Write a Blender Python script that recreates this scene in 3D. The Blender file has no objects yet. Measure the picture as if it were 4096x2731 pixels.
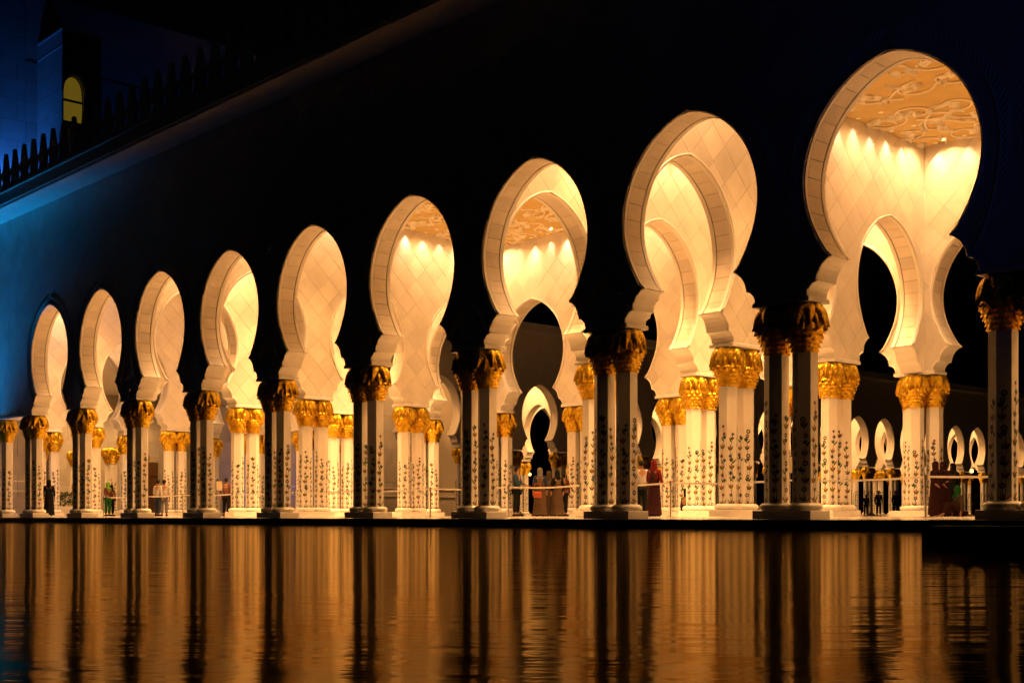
import bpy, bmesh, math, random
from mathutils import Vector, Matrix
R = math.radians
rnd = random.Random(7)
scene = bpy.context.scene
col = scene.collection

# ------------------------------------------------------------------ camera
# world: x runs along the arcade (towards the right), y into the arcade, z up from its floor
cd = bpy.data.cameras.new('camera')
cam = bpy.data.objects.new('camera', cd)
col.objects.link(cam)
cam.location = (10.944, -22.838, 0.0753)
cam.rotation_euler = (R(90), 0, R(47.325))
cd.sensor_width = 36.0
cd.lens = 36.0 * 5033.6 / 4096.0
cd.shift_y = (2061.35 - 1365.5) / 4096.0
cd.clip_start = 0.05
cd.clip_end = 3000
scene.camera = cam

# ------------------------------------------------------------------ night sky, moon, exposure
w = bpy.data.worlds.new('World')
scene.world = w
w.use_nodes = True
nt = w.node_tree
bg = nt.nodes['Background']
sky = nt.nodes.new('ShaderNodeTexSky')
sky.sky_type = 'NISHITA'
sky.sun_disc = False
sky.sun_elevation = R(-3.0)
sky.sun_rotation = R(200)
nt.links.new(sky.outputs[0], bg.inputs[0])
bg.inputs[1].default_value = 0.004
sd = bpy.data.lights.new('moon', 'SUN')
sd.energy = 0.002
sd.angle = R(0.5)
sd.color = (0.75, 0.85, 1.0)
so = bpy.data.objects.new('moon', sd)
so.rotation_euler = (R(50), 0, R(20))
col.objects.link(so)
vs = scene.view_settings
vs.view_transform = 'Standard'
vs.look = 'None'
vs.exposure = 0.0
vs.gamma = 1.0
vs.use_curve_mapping = False
cy = scene.cycles
cy.max_bounces = 9
cy.diffuse_bounces = 6
cy.glossy_bounces = 4
cy.transmission_bounces = 2
cy.caustics_reflective = False
cy.caustics_refractive = False
cy.sample_clamp_indirect = 6.0
cy.use_denoising = True

WARM = (1.0, 0.475, 0.15)
SPOT_W = 800.0

# ------------------------------------------------------------------ materials
MATS = {}
def nmat(name, base, rough=0.5, metal=0.0, var=0.0, noise=0.0, nscale=3.0, bump=0.0, bscale=40.0, emit=None, estr=0.0, spec=0.5):
    m = bpy.data.materials.new(name)
    m.use_nodes = True
    t = m.node_tree
    b = t.nodes['Principled BSDF']
    b.inputs['Roughness'].default_value = rough
    b.inputs['Metallic'].default_value = metal
    b.inputs['Specular IOR Level'].default_value = spec
    c4 = (*base, 1)
    b.inputs['Base Color'].default_value = c4
    cur = None
    tc = t.nodes.new('ShaderNodeTexCoord')
    if noise > 0:
        n = t.nodes.new('ShaderNodeTexNoise')
        n.inputs['Scale'].default_value = nscale
        n.inputs['Detail'].default_value = 5
        t.links.new(tc.outputs['Object'], n.inputs['Vector'])
        mp = t.nodes.new('ShaderNodeMapRange')
        mp.inputs['From Min'].default_value = 0.3
        mp.inputs['From Max'].default_value = 0.7
        mp.inputs['To Min'].default_value = 1 - noise
        mp.inputs['To Max'].default_value = 1 + noise * 0.4
        t.links.new(n.outputs['Fac'], mp.inputs['Value'])
        cur = mp.outputs[0]
    if var > 0:
        oi = t.nodes.new('ShaderNodeObjectInfo')
        mp = t.nodes.new('ShaderNodeMapRange')
        mp.inputs['To Min'].default_value = 1 - var
        mp.inputs['To Max'].default_value = 1.0
        t.links.new(oi.outputs['Random'], mp.inputs['Value'])
        if cur is None:
            cur = mp.outputs[0]
        else:
            mu = t.nodes.new('ShaderNodeMath'); mu.operation = 'MULTIPLY'
            t.links.new(cur, mu.inputs[0]); t.links.new(mp.outputs[0], mu.inputs[1])
            cur = mu.outputs[0]
    if cur is not None:
        vm = t.nodes.new('ShaderNodeVectorMath'); vm.operation = 'SCALE'
        vm.inputs[0].default_value = base
        t.links.new(cur, vm.inputs['Scale'])
        t.links.new(vm.outputs[0], b.inputs['Base Color'])
    if bump > 0:
        n = t.nodes.new('ShaderNodeTexNoise')
        n.inputs['Scale'].default_value = bscale
        n.inputs['Detail'].default_value = 4
        t.links.new(tc.outputs['Object'], n.inputs['Vector'])
        bp = t.nodes.new('ShaderNodeBump')
        bp.inputs['Strength'].default_value = bump
        bp.inputs['Distance'].default_value = 0.02
        t.links.new(n.outputs['Fac'], bp.inputs['Height'])
        t.links.new(bp.outputs[0], b.inputs['Normal'])
    if emit:
        b.inputs['Emission Color'].default_value = (*emit, 1)
        b.inputs['Emission Strength'].default_value = estr
    MATS[name] = m
    return m

nmat('marble', (0.74, 0.70, 0.64), 0.42, noise=0.10, nscale=1.3, bump=0.04)
nmat('marble_piece', (0.76, 0.71, 0.64), 0.42, var=0.17, noise=0.15, nscale=1.1, bump=0.04)
nmat('voussoir_stone', (0.70, 0.63, 0.55), 0.48, var=0.16, noise=0.08, nscale=2.5, bump=0.06)
nmat('joint_stone', (0.50, 0.44, 0.36), 0.8)
nmat('groove_stone', (0.10, 0.075, 0.055), 0.9)
nmat('column_marble', (0.76, 0.72, 0.66), 0.28, noise=0.08, nscale=2.2, bump=0.02)
nmat('floor_marble', (0.74, 0.69, 0.62), 0.15, noise=0.12, nscale=0.8, bump=0.02, bscale=6)
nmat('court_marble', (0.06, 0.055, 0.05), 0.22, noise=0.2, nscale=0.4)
nmat('granite', (0.012, 0.012, 0.014), 0.38, noise=0.4, nscale=20)
nmat('bounce_cut_floor', (0.055, 0.05, 0.046), 0.12, noise=0.3, nscale=3)  # front floor strip, darkened to cut warm bounce onto columns and cornice
nmat('plaster_tan', (0.58, 0.42, 0.16), 0.8, noise=0.12, nscale=2, bump=0.1)
nmat('plaster_cream', (0.90, 0.83, 0.68), 0.7, noise=0.10, nscale=6, bump=0.15, bscale=25)
nmat('ashlar', (0.50, 0.46, 0.41), 0.6, var=0.14, noise=0.14, nscale=1.2, bump=0.15)
nmat('inlay_green', (0.035, 0.075, 0.025), 0.3)
nmat('inlay_stem', (0.20, 0.10, 0.04), 0.3)
nmat('inlay_orange', (0.42, 0.17, 0.03), 0.3)
nmat('inlay_blue', (0.025, 0.035, 0.10), 0.3)
nmat('inlay_red', (0.11, 0.022, 0.02), 0.3)
nmat('inlay_dark', (0.05, 0.045, 0.05), 0.3)
nmat('steel', (0.55, 0.53, 0.50), 0.25, metal=1.0, noise=0.1, nscale=10)
nmat('belt_fabric', (0.75, 0.70, 0.62), 0.7, noise=0.1, nscale=30)
nmat('dark_metal', (0.02, 0.02, 0.022), 0.45, metal=0.6, noise=0.2, nscale=20)
nmat('ground_dark', (0.05, 0.048, 0.045), 0.8, noise=0.3, nscale=0.1)
nmat('window_glow', (0.3, 0.2, 0.03), 0.5, emit=(0.62, 0.40, 0.03), estr=0.17, noise=0.2, nscale=1.5)
nmat('lamp_glow', (1, 0.6, 0.2), 0.5, emit=(1.0, 0.55, 0.15), estr=5.0, noise=0.05, nscale=5)
nmat('downlight_glow', (1, 0.8, 0.5), 0.5, emit=(1.0, 0.62, 0.26), estr=0.4, noise=0.05, nscale=5)
nmat('wood', (0.12, 0.055, 0.02), 0.5, noise=0.3, nscale=8)
nmat('lattice', (0.40, 0.34, 0.28), 0.6, noise=0.2, nscale=14)
nmat('lattice_dark', (0.05, 0.035, 0.05), 0.6, noise=0.2, nscale=14)
nmat('hedge', (0.06, 0.09, 0.02), 0.7, noise=0.5, nscale=9, bump=0.8, bscale=18)
nmat('paper', (0.42, 0.36, 0.25), 0.7, noise=0.15, nscale=18)
for nm, c in dict(skin=(0.22, 0.12, 0.07), black_cloth=(0.004, 0.004, 0.004), green_cloth=(0.09, 0.22, 0.02),
                  deep_green_cloth=(0.008, 0.06, 0.012), maroon_cloth=(0.022, 0.005, 0.005), red_cloth=(0.11, 0.010, 0.009),
                  brown_cloth=(0.07, 0.028, 0.015), white_cloth=(0.32, 0.30, 0.28), grey_cloth=(0.10, 0.095, 0.095),
                  blue_cloth=(0.012, 0.03, 0.06), navy_cloth=(0.015, 0.02, 0.04), rose_cloth=(0.12, 0.05, 0.045),
                  orange_cloth=(0.22, 0.05, 0.02), tan_cloth=(0.05, 0.03, 0.017), hair=(0.012, 0.009, 0.007)).items():
    nmat(nm, c, 0.9 if nm != 'skin' else 0.5, spec=0.12, noise=0.25, nscale=6, bump=0.2, bscale=30)

def gold_material():
    m = nmat('gold', (0.72, 0.40, 0.075), 0.40, metal=1.0)
    t = m.node_tree
    b = t.nodes['Principled BSDF']
    tc = t.nodes.new('ShaderNodeTexCoord')
    n = t.nodes.new('ShaderNodeTexNoise'); n.inputs['Scale'].default_value = 7
    n.inputs['Detail'].default_value = 4
    t.links.new(tc.outputs['Object'], n.inputs['Vector'])
    cr = t.nodes.new('ShaderNodeValToRGB')
    cr.color_ramp.elements[0].color = (0.48, 0.29, 0.022, 1); cr.color_ramp.elements[0].position = 0.3
    cr.color_ramp.elements[1].color = (0.84, 0.57, 0.05, 1); cr.color_ramp.elements[1].position = 0.7
    t.links.new(n.outputs['Fac'], cr.inputs[0])
    t.links.new(cr.outputs[0], b.inputs['Base Color'])
    uv = t.nodes.new('ShaderNodeUVMap')
    sp = t.nodes.new('ShaderNodeSeparateXYZ')
    t.links.new(uv.outputs[0], sp.inputs[0])
    ab = t.nodes.new('ShaderNodeMath'); ab.operation = 'ABSOLUTE'
    t.links.new(sp.outputs[0], ab.inputs[0])
    m1 = t.nodes.new('ShaderNodeMath'); m1.operation = 'MULTIPLY_ADD'
    m1.inputs[1].default_value = -9.0
    t.links.new(ab.outputs[0], m1.inputs[0])
    m2 = t.nodes.new('ShaderNodeMath'); m2.operation = 'MULTIPLY'; m2.inputs[1].default_value = 46.0
    t.links.new(sp.outputs[1], m2.inputs[0])
    t.links.new(m2.outputs[0], m1.inputs[2])
    s = t.nodes.new('ShaderNodeMath'); s.operation = 'SINE'
    t.links.new(m1.outputs[0], s.inputs[0])
    bp = t.nodes.new('ShaderNodeBump'); bp.inputs['Strength'].default_value = 0.35; bp.inputs['Distance'].default_value = 0.010
    t.links.new(s.outputs[0], bp.inputs['Height'])
    t.links.new(bp.outputs[0], b.inputs['Normal'])
gold_material()

def water_material():
    m = bpy.data.materials.new('pool_water'); m.use_nodes = True
    t = m.node_tree
    b = t.nodes['Principled BSDF']
    b.inputs['Base Color'].default_value = (0.004, 0.004, 0.005, 1)
    b.inputs['Roughness'].default_value = 0.085
    b.inputs['IOR'].default_value = 1.33
    tc = t.nodes.new('ShaderNodeTexCoord')
    def noise(scale, rot, sc, detail):
        mp = t.nodes.new('ShaderNodeMapping')
        mp.vector_type = 'TEXTURE'
        mp.inputs['Rotation'].default_value = (0, 0, rot)
        mp.inputs['Scale'].default_value = sc
        n = t.nodes.new('ShaderNodeTexNoise')
        n.inputs['Scale'].default_value = scale
        n.inputs['Detail'].default_value = detail
        t.links.new(tc.outputs['Object'], mp.inputs[0]); t.links.new(mp.outputs[0], n.inputs['Vector'])
        return n.outputs['Fac']
    a = noise(7.0, R(47.3), (2.6, 0.6, 1), 3)
    c = noise(2.2, R(40), (2.4, 0.8, 1), 2)
    add = t.nodes.new('ShaderNodeMath'); add.operation = 'MULTIPLY_ADD'
    add.inputs[1].default_value = 2.2
    t.links.new(c, add.inputs[0]); t.links.new(a, add.inputs[2])
    bp = t.nodes.new('ShaderNodeBump')
    bp.inputs['Strength'].default_value = 0.19
    bp.inputs['Distance'].default_value = 0.012
    t.links.new(add.outputs[0], bp.inputs['Height'])
    gl = t.nodes.new('ShaderNodeBsdfGlossy')
    gl.inputs['Color'].default_value = (0.44, 0.35, 0.19, 1)  # amber put into the reflection colour, dimmer and warmer than clear water
    gl.inputs['Roughness'].default_value = 0.078
    df = t.nodes.new('ShaderNodeBsdfDiffuse'); df.inputs['Color'].default_value = (0.004, 0.004, 0.004, 1)
    fr = t.nodes.new('ShaderNodeFresnel'); fr.inputs['IOR'].default_value = 1.33
    mx = t.nodes.new('ShaderNodeMixShader')
    t.links.new(bp.outputs[0], gl.inputs['Normal']); t.links.new(bp.outputs[0], fr.inputs['Normal'])
    t.links.new(fr.outputs[0], mx.inputs[0])
    t.links.new(df.outputs[0], mx.inputs[1]); t.links.new(gl.outputs[0], mx.inputs[2])
    t.links.new(mx.outputs[0], t.nodes['Material Output'].inputs['Surface'])
    t.nodes.remove(b)
    MATS['pool_water'] = m
water_material()

# ------------------------------------------------------------------ helpers
def link(o, parent=None):
    col.objects.link(o)
    if parent is not None:
        o.parent = parent
    return o
def tag(o, label=None, cat=None, group=None, kind=None):
    if label: o['label'] = label
    if cat: o['category'] = cat
    if group: o['group'] = group
    if kind: o['kind'] = kind
    return o
def empty(name, loc=(0, 0, 0), rz=0.0):
    o = bpy.data.objects.new(name, None)
    o.location = loc; o.rotation_euler = (0, 0, rz)
    o.empty_display_size = 0.3
    return link(o)
def mesh_data(name, verts, faces, mats, fm=None, smooth=False, uvs=None):
    me = bpy.data.meshes.new(name)
    me.from_pydata([tuple(v) for v in verts], [], faces)
    for m in (mats if isinstance(mats, (list, tuple)) else [mats]):
        me.materials.append(MATS[m])
    if fm:
        me.polygons.foreach_set('material_index', fm)
    if smooth:
        me.polygons.foreach_set('use_smooth', [True] * len(me.polygons))
    if uvs:
        l = me.uv_layers.new(name='leaf')
        for lp in me.loops:
            l.data[lp.index].uv = uvs[lp.vertex_index]
    me.validate()
    me.update()
    return me
def put(name, me, parent=None, loc=(0, 0, 0), rz=0.0, scale=None):
    o = bpy.data.objects.new(name, me)
    o.location = loc; o.rotation_euler = (0, 0, rz)
    if scale: o.scale = scale
    return link(o, parent)
class MB:
    def __init__(s): s.v = []; s.f = []; s.m = []
    def add(s, verts, faces, mi=0, M=None):
        k = len(s.v)
        s.v += [M @ Vector(v) for v in verts] if M is not None else [Vector(v) for v in verts]
        s.f += [tuple(i + k for i in f) for f in faces]
        s.m += [mi] * len(faces)
    def box(s, x0, x1, y0, y1, z0, z1, mi=0, M=None):
        v = [(x0, y0, z0), (x1, y0, z0), (x1, y1, z0), (x0, y1, z0), (x0, y0, z1), (x1, y0, z1), (x1, y1, z1), (x0, y1, z1)]
        s.add(v, [(0, 3, 2, 1), (4, 5, 6, 7), (0, 1, 5, 4), (1, 2, 6, 5), (2, 3, 7, 6), (3, 0, 4, 7)], mi, M)
    def bbox(s, x0, x1, y0, y1, z0, z1, b=0.01, mi=0, M=None):   # box with bevelled top edges
        v = [(x0, y0, z0), (x1, y0, z0), (x1, y1, z0), (x0, y1, z0), (x0, y0, z1 - b), (x1, y0, z1 - b), (x1, y1, z1 - b), (x0, y1, z1 - b),
             (x0 + b, y0 + b, z1), (x1 - b, y0 + b, z1), (x1 - b, y1 - b, z1), (x0 + b, y1 - b, z1)]
        f = [(0, 3, 2, 1), (8, 9, 10, 11)]
        for a in (0, 4):
            for k in range(4):
                f.append((a + k, a + (k + 1) % 4, a + 4 + (k + 1) % 4, a + 4 + k))
        s.add(v, f, mi, M)
    def lathe(s, prof, n=16, mi=0, M=None, cap=True):
        v = []; f = []
        for r, z in prof:
            for k in range(n):
                a = 2 * math.pi * k / n
                v.append((r * math.cos(a), r * math.sin(a), z))
        for i in range(len(prof) - 1):
            for k in range(n):
                f.append((i * n + k, i * n + (k + 1) % n, (i + 1) * n + (k + 1) % n, (i + 1) * n + k))
        if cap:
            f.append(tuple(range(n))[::-1]); f.append(tuple((len(prof) - 1) * n + k for k in range(n)))
        s.add(v, f, mi, M)
    def tube(s, path, rad, n=6, mi=0, M=None, flat=1.0, cap=True):
        v = []; f = []
        path = [Vector(p) for p in path]
        for i, p in enumerate(path):
            d = (path[min(i + 1, len(path) - 1)] - path[max(i - 1, 0)]).normalized()
            up = Vector((0, 0, 1)) if abs(d.z) < 0.9 else Vector((0, 1, 0))
            a = d.cross(up).normalized(); b = a.cross(d).normalized()
            r = rad[i] if isinstance(rad, (list, tuple)) else rad
            for k in range(n):
                t = 2 * math.pi * k / n
                v.append(p + a * math.cos(t) * r + b * math.sin(t) * r * flat)
        for i in range(len(path) - 1):
            for k in range(n):
                f.append((i * n + k, i * n + (k + 1) % n, (i + 1) * n + (k + 1) % n, (i + 1) * n + k))
        if cap:
            f.append(tuple(range(n))[::-1]); f.append(tuple((len(path) - 1) * n + k for k in range(n)))
        s.add(v, f, mi, M)
    def mesh(s, name, mats, smooth=False):
        return mesh_data(name, s.v, s.f, mats, s.m, smooth)
def catmull(pts, n):
    P = [Vector(p) for p in pts]
    dense = []
    for i in range(len(P) - 1):
        p0 = P[max(i - 1, 0)]; p1 = P[i]; p2 = P[i + 1]; p3 = P[min(i + 2, len(P) - 1)]
        for k in range(12):
            t = k / 12
            dense.append(0.5 * ((2 * p1) + (p2 - p0) * t + (2 * p0 - 5 * p1 + 4 * p2 - p3) * t * t + (3 * p1 - p0 - 3 * p2 + p3) * t ** 3))
    dense.append(P[-1])
    L = [0]
    for i in range(1, len(dense)):
        L.append(L[-1] + (dense[i] - dense[i - 1]).length)
    out = []
    j = 0
    for k in range(n + 1):
        d = L[-1] * k / n
        while j < len(L) - 2 and L[j + 1] < d: j += 1
        q = (d - L[j]) / max(1e-9, L[j + 1] - L[j])
        out.append(dense[j].lerp(dense[j + 1], min(1, max(0, q))))
    return out

# ------------------------------------------------------------------ measures
B = 5.2            # bay along the arcade
D = 4.9167         # bay across it
Y0 = 0.357         # centre of the front pier row
T = 0.715          # wall thickness
ZB, ZT = 4.72, 14.0
ZC = 12.04         # ceiling
FLOOR_IN = 0.05
def px(i): return -B * i
def py(j): return Y0 + D * j

# the horseshoe arch with two scallops at its foot (half profile, bottom to apex)
def arc(cx, cz, r, a0, a1, n):
    return [(cx + r * math.cos(R(a0 + (a1 - a0) * k / n)), cz + r * 1.0 * math.sin(R(a0 + (a1 - a0) * k / n))) for k in range(n + 1)]
FOOT = [(1.905, 4.72), (1.92, 4.80), (1.90, 4.885), (1.855, 4.965), (1.775, 5.03), (1.68, 5.055),
        (1.672, 5.12), (1.648, 5.21), (1.60, 5.315), (1.53, 5.405), (1.44, 5.475), (1.335, 5.515)]
MAIN = catmull([(1.335, 5.515), (1.43, 5.60), (1.53, 5.735), (1.70, 6.03), (1.87, 6.40), (1.97, 6.77), (2.005, 7.10), (1.99, 7.42), (1.925, 7.74),
                (1.80, 8.09), (1.63, 8.41), (1.40, 8.71), (1.13, 8.97), (0.83, 9.18), (0.5, 9.345), (0.2, 9.435), (0.0, 9.46)], 26)
PROFILE = [Vector(p) for p in FOOT[:-1]] + list(MAIN)
APEX = PROFILE[-1].y

def face_quads(x0, x1, xc, ws, prof=PROFILE, zt=ZT, zb=ZB):
    """quads (in x,z) of a wall bay x0..x1 round an arch centred at xc, scaled ws across"""
    q = []
    for k in range(len(prof) - 1):
        w0, z0 = prof[k].x * ws, prof[k].y
        w1, z1 = prof[k + 1].x * ws, prof[k + 1].y
        q.append([(x0, z0), (xc - w0, z0), (xc - w1, z1), (x0, z1)])
        q.append([(xc + w0, z0), (x1, z0), (x1, z1), (xc + w1, z1)])
    q.append([(x0, prof[-1].y), (x1, prof[-1].y), (x1, zt), (x0, zt)])
    return q

def wall_core(name, bays, solids, ws, y0, y1, zt=ZT, mats=('joint_stone', 'marble', 'groove_stone'), ends=True):
    """bays: (x0,x1,xc); front face at y0 (behind the panels), back face at y1"""
    mb = MB()
    for (x0, x1, xc) in bays:
        for q in face_quads(x0, x1, xc, ws, zt=zt):
            mb.add([(x, y0, z) for x, z in q], [(0, 1, 2, 3)], 0)
            mb.add([(x, y1, z) for x, z in q], [(3, 2, 1, 0)], 1)
        for sgn in (-1, 1):
            nf = len(FOOT) - 1
            for k in range(len(PROFILE) - 1):
                a, b = PROFILE[k], PROFILE[k + 1]
                v = [(xc + sgn * a.x * ws, y0, a.y), (xc + sgn * a.x * ws, y1, a.y), (xc + sgn * b.x * ws, y1, b.y), (xc + sgn * b.x * ws, y0, b.y)]
                mb.add(v, [(0, 1, 2, 3) if sgn < 0 else (3, 2, 1, 0)], 1 if k < nf else 2)
        w0 = PROFILE[0].x * ws
        for a, b in ((x0, xc - w0), (xc + w0, x1)):
            mb.add([(a, y0, ZB), (b, y0, ZB), (b, y1, ZB), (a, y1, ZB)], [(3, 2, 1, 0)], 1)
    for (x0, x1) in solids:
        mb.add([(x0, y0, ZB), (x1, y0, ZB), (x1, y0, zt), (x0, y0, zt)], [(0, 1, 2, 3)], 0)
        mb.add([(x0, y1, ZB), (x1, y1, ZB), (x1, y1, zt), (x0, y1, zt)], [(3, 2, 1, 0)], 1)
        mb.add([(x0, y0, ZB), (x1, y0, ZB), (x1, y1, ZB), (x0, y1, ZB)], [(3, 2, 1, 0)], 1)
    xs = [b[0] for b in bays] + [b[1] for b in bays] + [x for s in solids for x in s]
    if ends:
        for x in (min(xs), max(xs)):
            mb.add([(x, y0, ZB), (x, y1, ZB), (x, y1, zt), (x, y0, zt)], [(0, 1, 2, 3)], 1)
    mb.add([(min(xs), y0, zt), (max(xs), y0, zt), (max(xs), y1, zt), (min(xs), y1, zt)], [(0, 1, 2, 3)], 1)
    me = mb.mesh(name, list(mats))
    return me

def diamond_cells(quads, dx, dz, ox, oz, g=0.0045):
    """cut flat quads (x,z) along a diamond lattice with open joints; returns {cell: (verts, faces)}"""
    bm = bmesh.new()
    for q in quads:
        try: bm.faces.new([bm.verts.new((x, 0, z)) for x, z in q])
        except ValueError: pass
    bmesh.ops.remove_doubles(bm, verts=bm.verts[:], dist=1e-4)
    xs = [v.co.x for v in bm.verts]; zs = [v.co.z for v in bm.verts]
    nl = math.hypot(1 / dx, 1 / dz)
    for sg in (1, -1):
        vals = [(x - ox) / dx + sg * (z - oz) / dz for x in (min(xs), max(xs)) for z in (min(zs), max(zs))]
        no = Vector((1 / dx, 0, sg / dz)).normalized()
        for k in range(math.floor(min(vals)), math.ceil(max(vals)) + 1):
            for e in (-g, g):
                # point with (x-ox)/dx + sg (z-oz)/dz = k
                co = Vector((ox + dx * k, 0, oz)) + no * e
                bmesh.ops.bisect_plane(bm, geom=bm.verts[:] + bm.edges[:] + bm.faces[:], plane_co=co, plane_no=no, dist=1e-5)
    cells = {}
    for f in bm.faces:
        c = f.calc_center_median()
        u = (c.x - ox) / dx + (c.z - oz) / dz
        v = (c.x - ox) / dx - (c.z - oz) / dz
        du = abs(u - round(u)) / nl; dv = abs(v - round(v)) / nl
        if du < g * 0.98 or dv < g * 0.98 or f.calc_area() < 1e-6:
            continue
        cells.setdefault((math.floor(u), math.floor(v)), []).append([(w.co.x, w.co.z) for w in f.verts])
    bm.free()
    return cells

def prism(polys, y_front, y_back):
    """closed-fronted slab from 2D polygons, sides along its outline"""
    idx = {}; verts = []; faces = []; edges = {}
    def vid(p):
        k = (round(p[0], 4), round(p[1], 4))
        if k not in idx:
            idx[k] = len(verts); verts.append(p)
        return idx[k]
    for poly in polys:
        ids = []
        for p in poly:
            i = vid(p)
            if not ids or ids[-1] != i: ids.append(i)
        if len(ids) > 1 and ids[0] == ids[-1]: ids.pop()
        if len(ids) < 3: continue
        faces.append(tuple(ids))
        for a, b in zip(ids, ids[1:] + ids[:1]):
            edges[(a, b)] = 1
    n = len(verts)
    V = [(x, y_front, z) for x, z in verts] + [(x, y_back, z) for x, z in verts]
    F = list(faces)
    for (a, b) in edges:
        if (b, a) not in edges:
            F.append((b, a, a + n, b + n))
    return V, F

def add_panels(parent, quads, dx, dz, ox, oz, y_front, y_back, M=None, single=lambda c: True, mat='marble_piece', name='diamond_panel'):
    cells = diamond_cells(quads, dx, dz, ox, oz)
    rest = MB(); n = 0
    for key, polys in sorted(cells.items()):
        V, F = prism(polys, y_front, y_back)
        if not F: continue
        cx = sum(v[0] for v in V) / len(V); cz = sum(v[2] for v in V) / len(V)
        if single((cx, cz)) and n < 300:
            put(name, mesh_data(name, V, F, mat), parent); n += 1
        else:
            rest.add(V, F)
    if rest.f:
        tag(put('panel_cladding', rest.mesh('panel_cladding', ['marble_piece']), parent), kind='stuff')
    return n

# voussoirs, edge trims and mouldings of one arch: shared meshes, arch-local (x across, y through the wall, z up)
def arch_kit(ws):
    kit = {'v': []}
    pts = [Vector((p.x * ws, p.y)) for p in MAIN]
    nr = []
    for k in range(len(pts)):
        d = (pts[min(k + 1, len(pts) - 1)] - pts[max(k - 1, 0)]).normalized()
        nr.append(Vector((-d.y, d.x)) if d.x * 0 == 0 else d)
    # inward (towards the opening): make sure it points to the axis
    for k in range(len(pts)):
        c = Vector((0, 7.2))
        if nr[k].dot(c - pts[k]) < 0: nr[k] = -nr[k]
    pr = 0.028
    def strip(i0, i1, ya, yb, sgn, g, mi=0, mb=None, p=pr):
        m = mb or MB()
        q = [pts[k].copy() for k in range(i0, i1 + 1)]
        n = [nr[k] for k in range(i0, i1 + 1)]
        if g:
            q[0] = q[0] + (q[1] - q[0]).normalized() * g
            q[-1] = q[-1] + (q[-2] - q[-1]).normalized() * g
        V = []; F = []
        c = 0.006 if g else 0.0
        for a, b in zip(q, n):
            o = a - b * 0.01; i = a + b * p; ic = a + b * (p - c)
            V += [(sgn * o.x, ya, o.y), (sgn * ic.x, ya, ic.y), (sgn * i.x, ya + c, i.y), (sgn * i.x, yb - c, i.y), (sgn * ic.x, yb, ic.y), (sgn * o.x, yb, o.y)]
        for k in range(len(q) - 1):
            for e in range(5):
                f = (k * 6 + e, k * 6 + e + 1, (k + 1) * 6 + e + 1, (k + 1) * 6 + e)
                F.append(f if sgn > 0 else f[::-1])
        e0 = (0, 1, 2, 3, 4, 5); e1 = tuple((len(q) - 1) * 6 + e for e in e0)
        F.append(e0[::-1] if sgn > 0 else e0); F.append(e1 if sgn > 0 else e1[::-1])
        m.add(V, F, mi)
        return m
    for sgn in (-1, 1):
        for k in range(13):
            kit['v'].append(strip(2 * k, 2 * k + 2, 0.095, 0.575, sgn, 0.0055).mesh('voussoir', ['voussoir_stone']))
    for nm, ya, yb in (('front', -0.012, 0.088), ('back', 0.605, T + 0.012)):
        mb = MB()
        for sgn in (-1, 1): strip(0, 26, ya, yb, sgn, 0, 0, mb, 0.032)
        kit[nm] = mb.mesh('arch_trim', ['marble'], smooth=False)
    mb = MB()
    for sgn in (-1, 1):
        path = [Vector((sgn * (p.x * ws + 0.03), -0.016, p.y)) for p in PROFILE]
        path[-1].x = 0; path[-1].z += 0.03
        mb.tube(path, 0.034, 6)
    kit['bead'] = mb.mesh('arch_moulding', ['marble'], smooth=True)
    return kit
KIT_X = arch_kit(1.0)
KIT_Y = arch_kit(D / B)

def dress_arch(parent, xc, kit, pieces=True):
    put('arch_trim', kit['front'], parent, (xc, 0, 0)); put('arch_trim', kit['back'], parent, (xc, 0, 0))
    put('arch_moulding', kit['bead'], parent, (xc, 0, 0))
    if pieces:
        for me in kit['v']: put('voussoir', me, parent, (xc, 0, 0))
    else:
        if 'all' not in kit:
            mb = MB()
            for me in kit['v']:
                mb.add([v.co.copy() for v in me.vertices], [tuple(p.vertices) for p in me.polygons])
            kit['all'] = mb.mesh('voussoir_ring', ['voussoir_stone'])
        tag(put('voussoir_ring', kit['all'], parent, (xc, 0, 0)), kind='stuff')

def bed_moulding(parent, x0, x1, y0=0.0, y1=T):
    mb = MB()
    mb.bbox(x0 - 0.03, x1 + 0.03, y0 - 0.045, y1 + 0.045, ZB - 0.06, ZB + 0.045, 0.02)
    put('bed_moulding', mb.mesh('bed_moulding', ['marble']), parent)

# ------------------------------------------------------------------ ground, water, floors
mb = MB(); mb.add([(-900, -900, -1.4), (900, -900, -1.4), (900, 1500, -1.4), (-900, 1500, -1.4)], [(0, 1, 2, 3)])
tag(put('ground', mb.mesh('ground', ['ground_dark'])), kind='structure')
mb = MB(); mb.add([(-58, -70, -0.22), (60, -70, -0.22), (60, -1.12, -0.22), (-58, -1.12, -0.22)], [(0, 1, 2, 3)])
tag(put('pool_water', mb.mesh('pool_water', ['pool_water'])), kind='structure')
mb = MB()
XL, XR = -60.3, 16.0
mb.add([(XL, -1.15, -0.012), (XR, -1.15, -0.012), (XR, 1.05, 0.0), (XL, 1.05, 0.0), (XR, 8.0, FLOOR_IN), (XL, 8.0, FLOOR_IN), (XR, 17.5, FLOOR_IN), (XL, 17.5, FLOOR_IN),
        (XL - 27, 5.4, FLOOR_IN), (XL - 27, 17.5, FLOOR_IN), (XL, 5.4, FLOOR_IN)],
       [(0, 1, 2, 3)], 1)
FL = list(mb.v)
mb.v = []; mb.f = []; mb.m = []
mb.add(FL, [(0, 1, 2, 3)], 1); mb.add(FL, [(3, 2, 4, 5), (5, 4, 6, 7), (8, 10, 7, 9)], 0)
tag(put('arcade_floor', mb.mesh('arcade_floor', ['floor_marble', 'bounce_cut_floor'])), kind='structure')
mb = MB()
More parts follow.
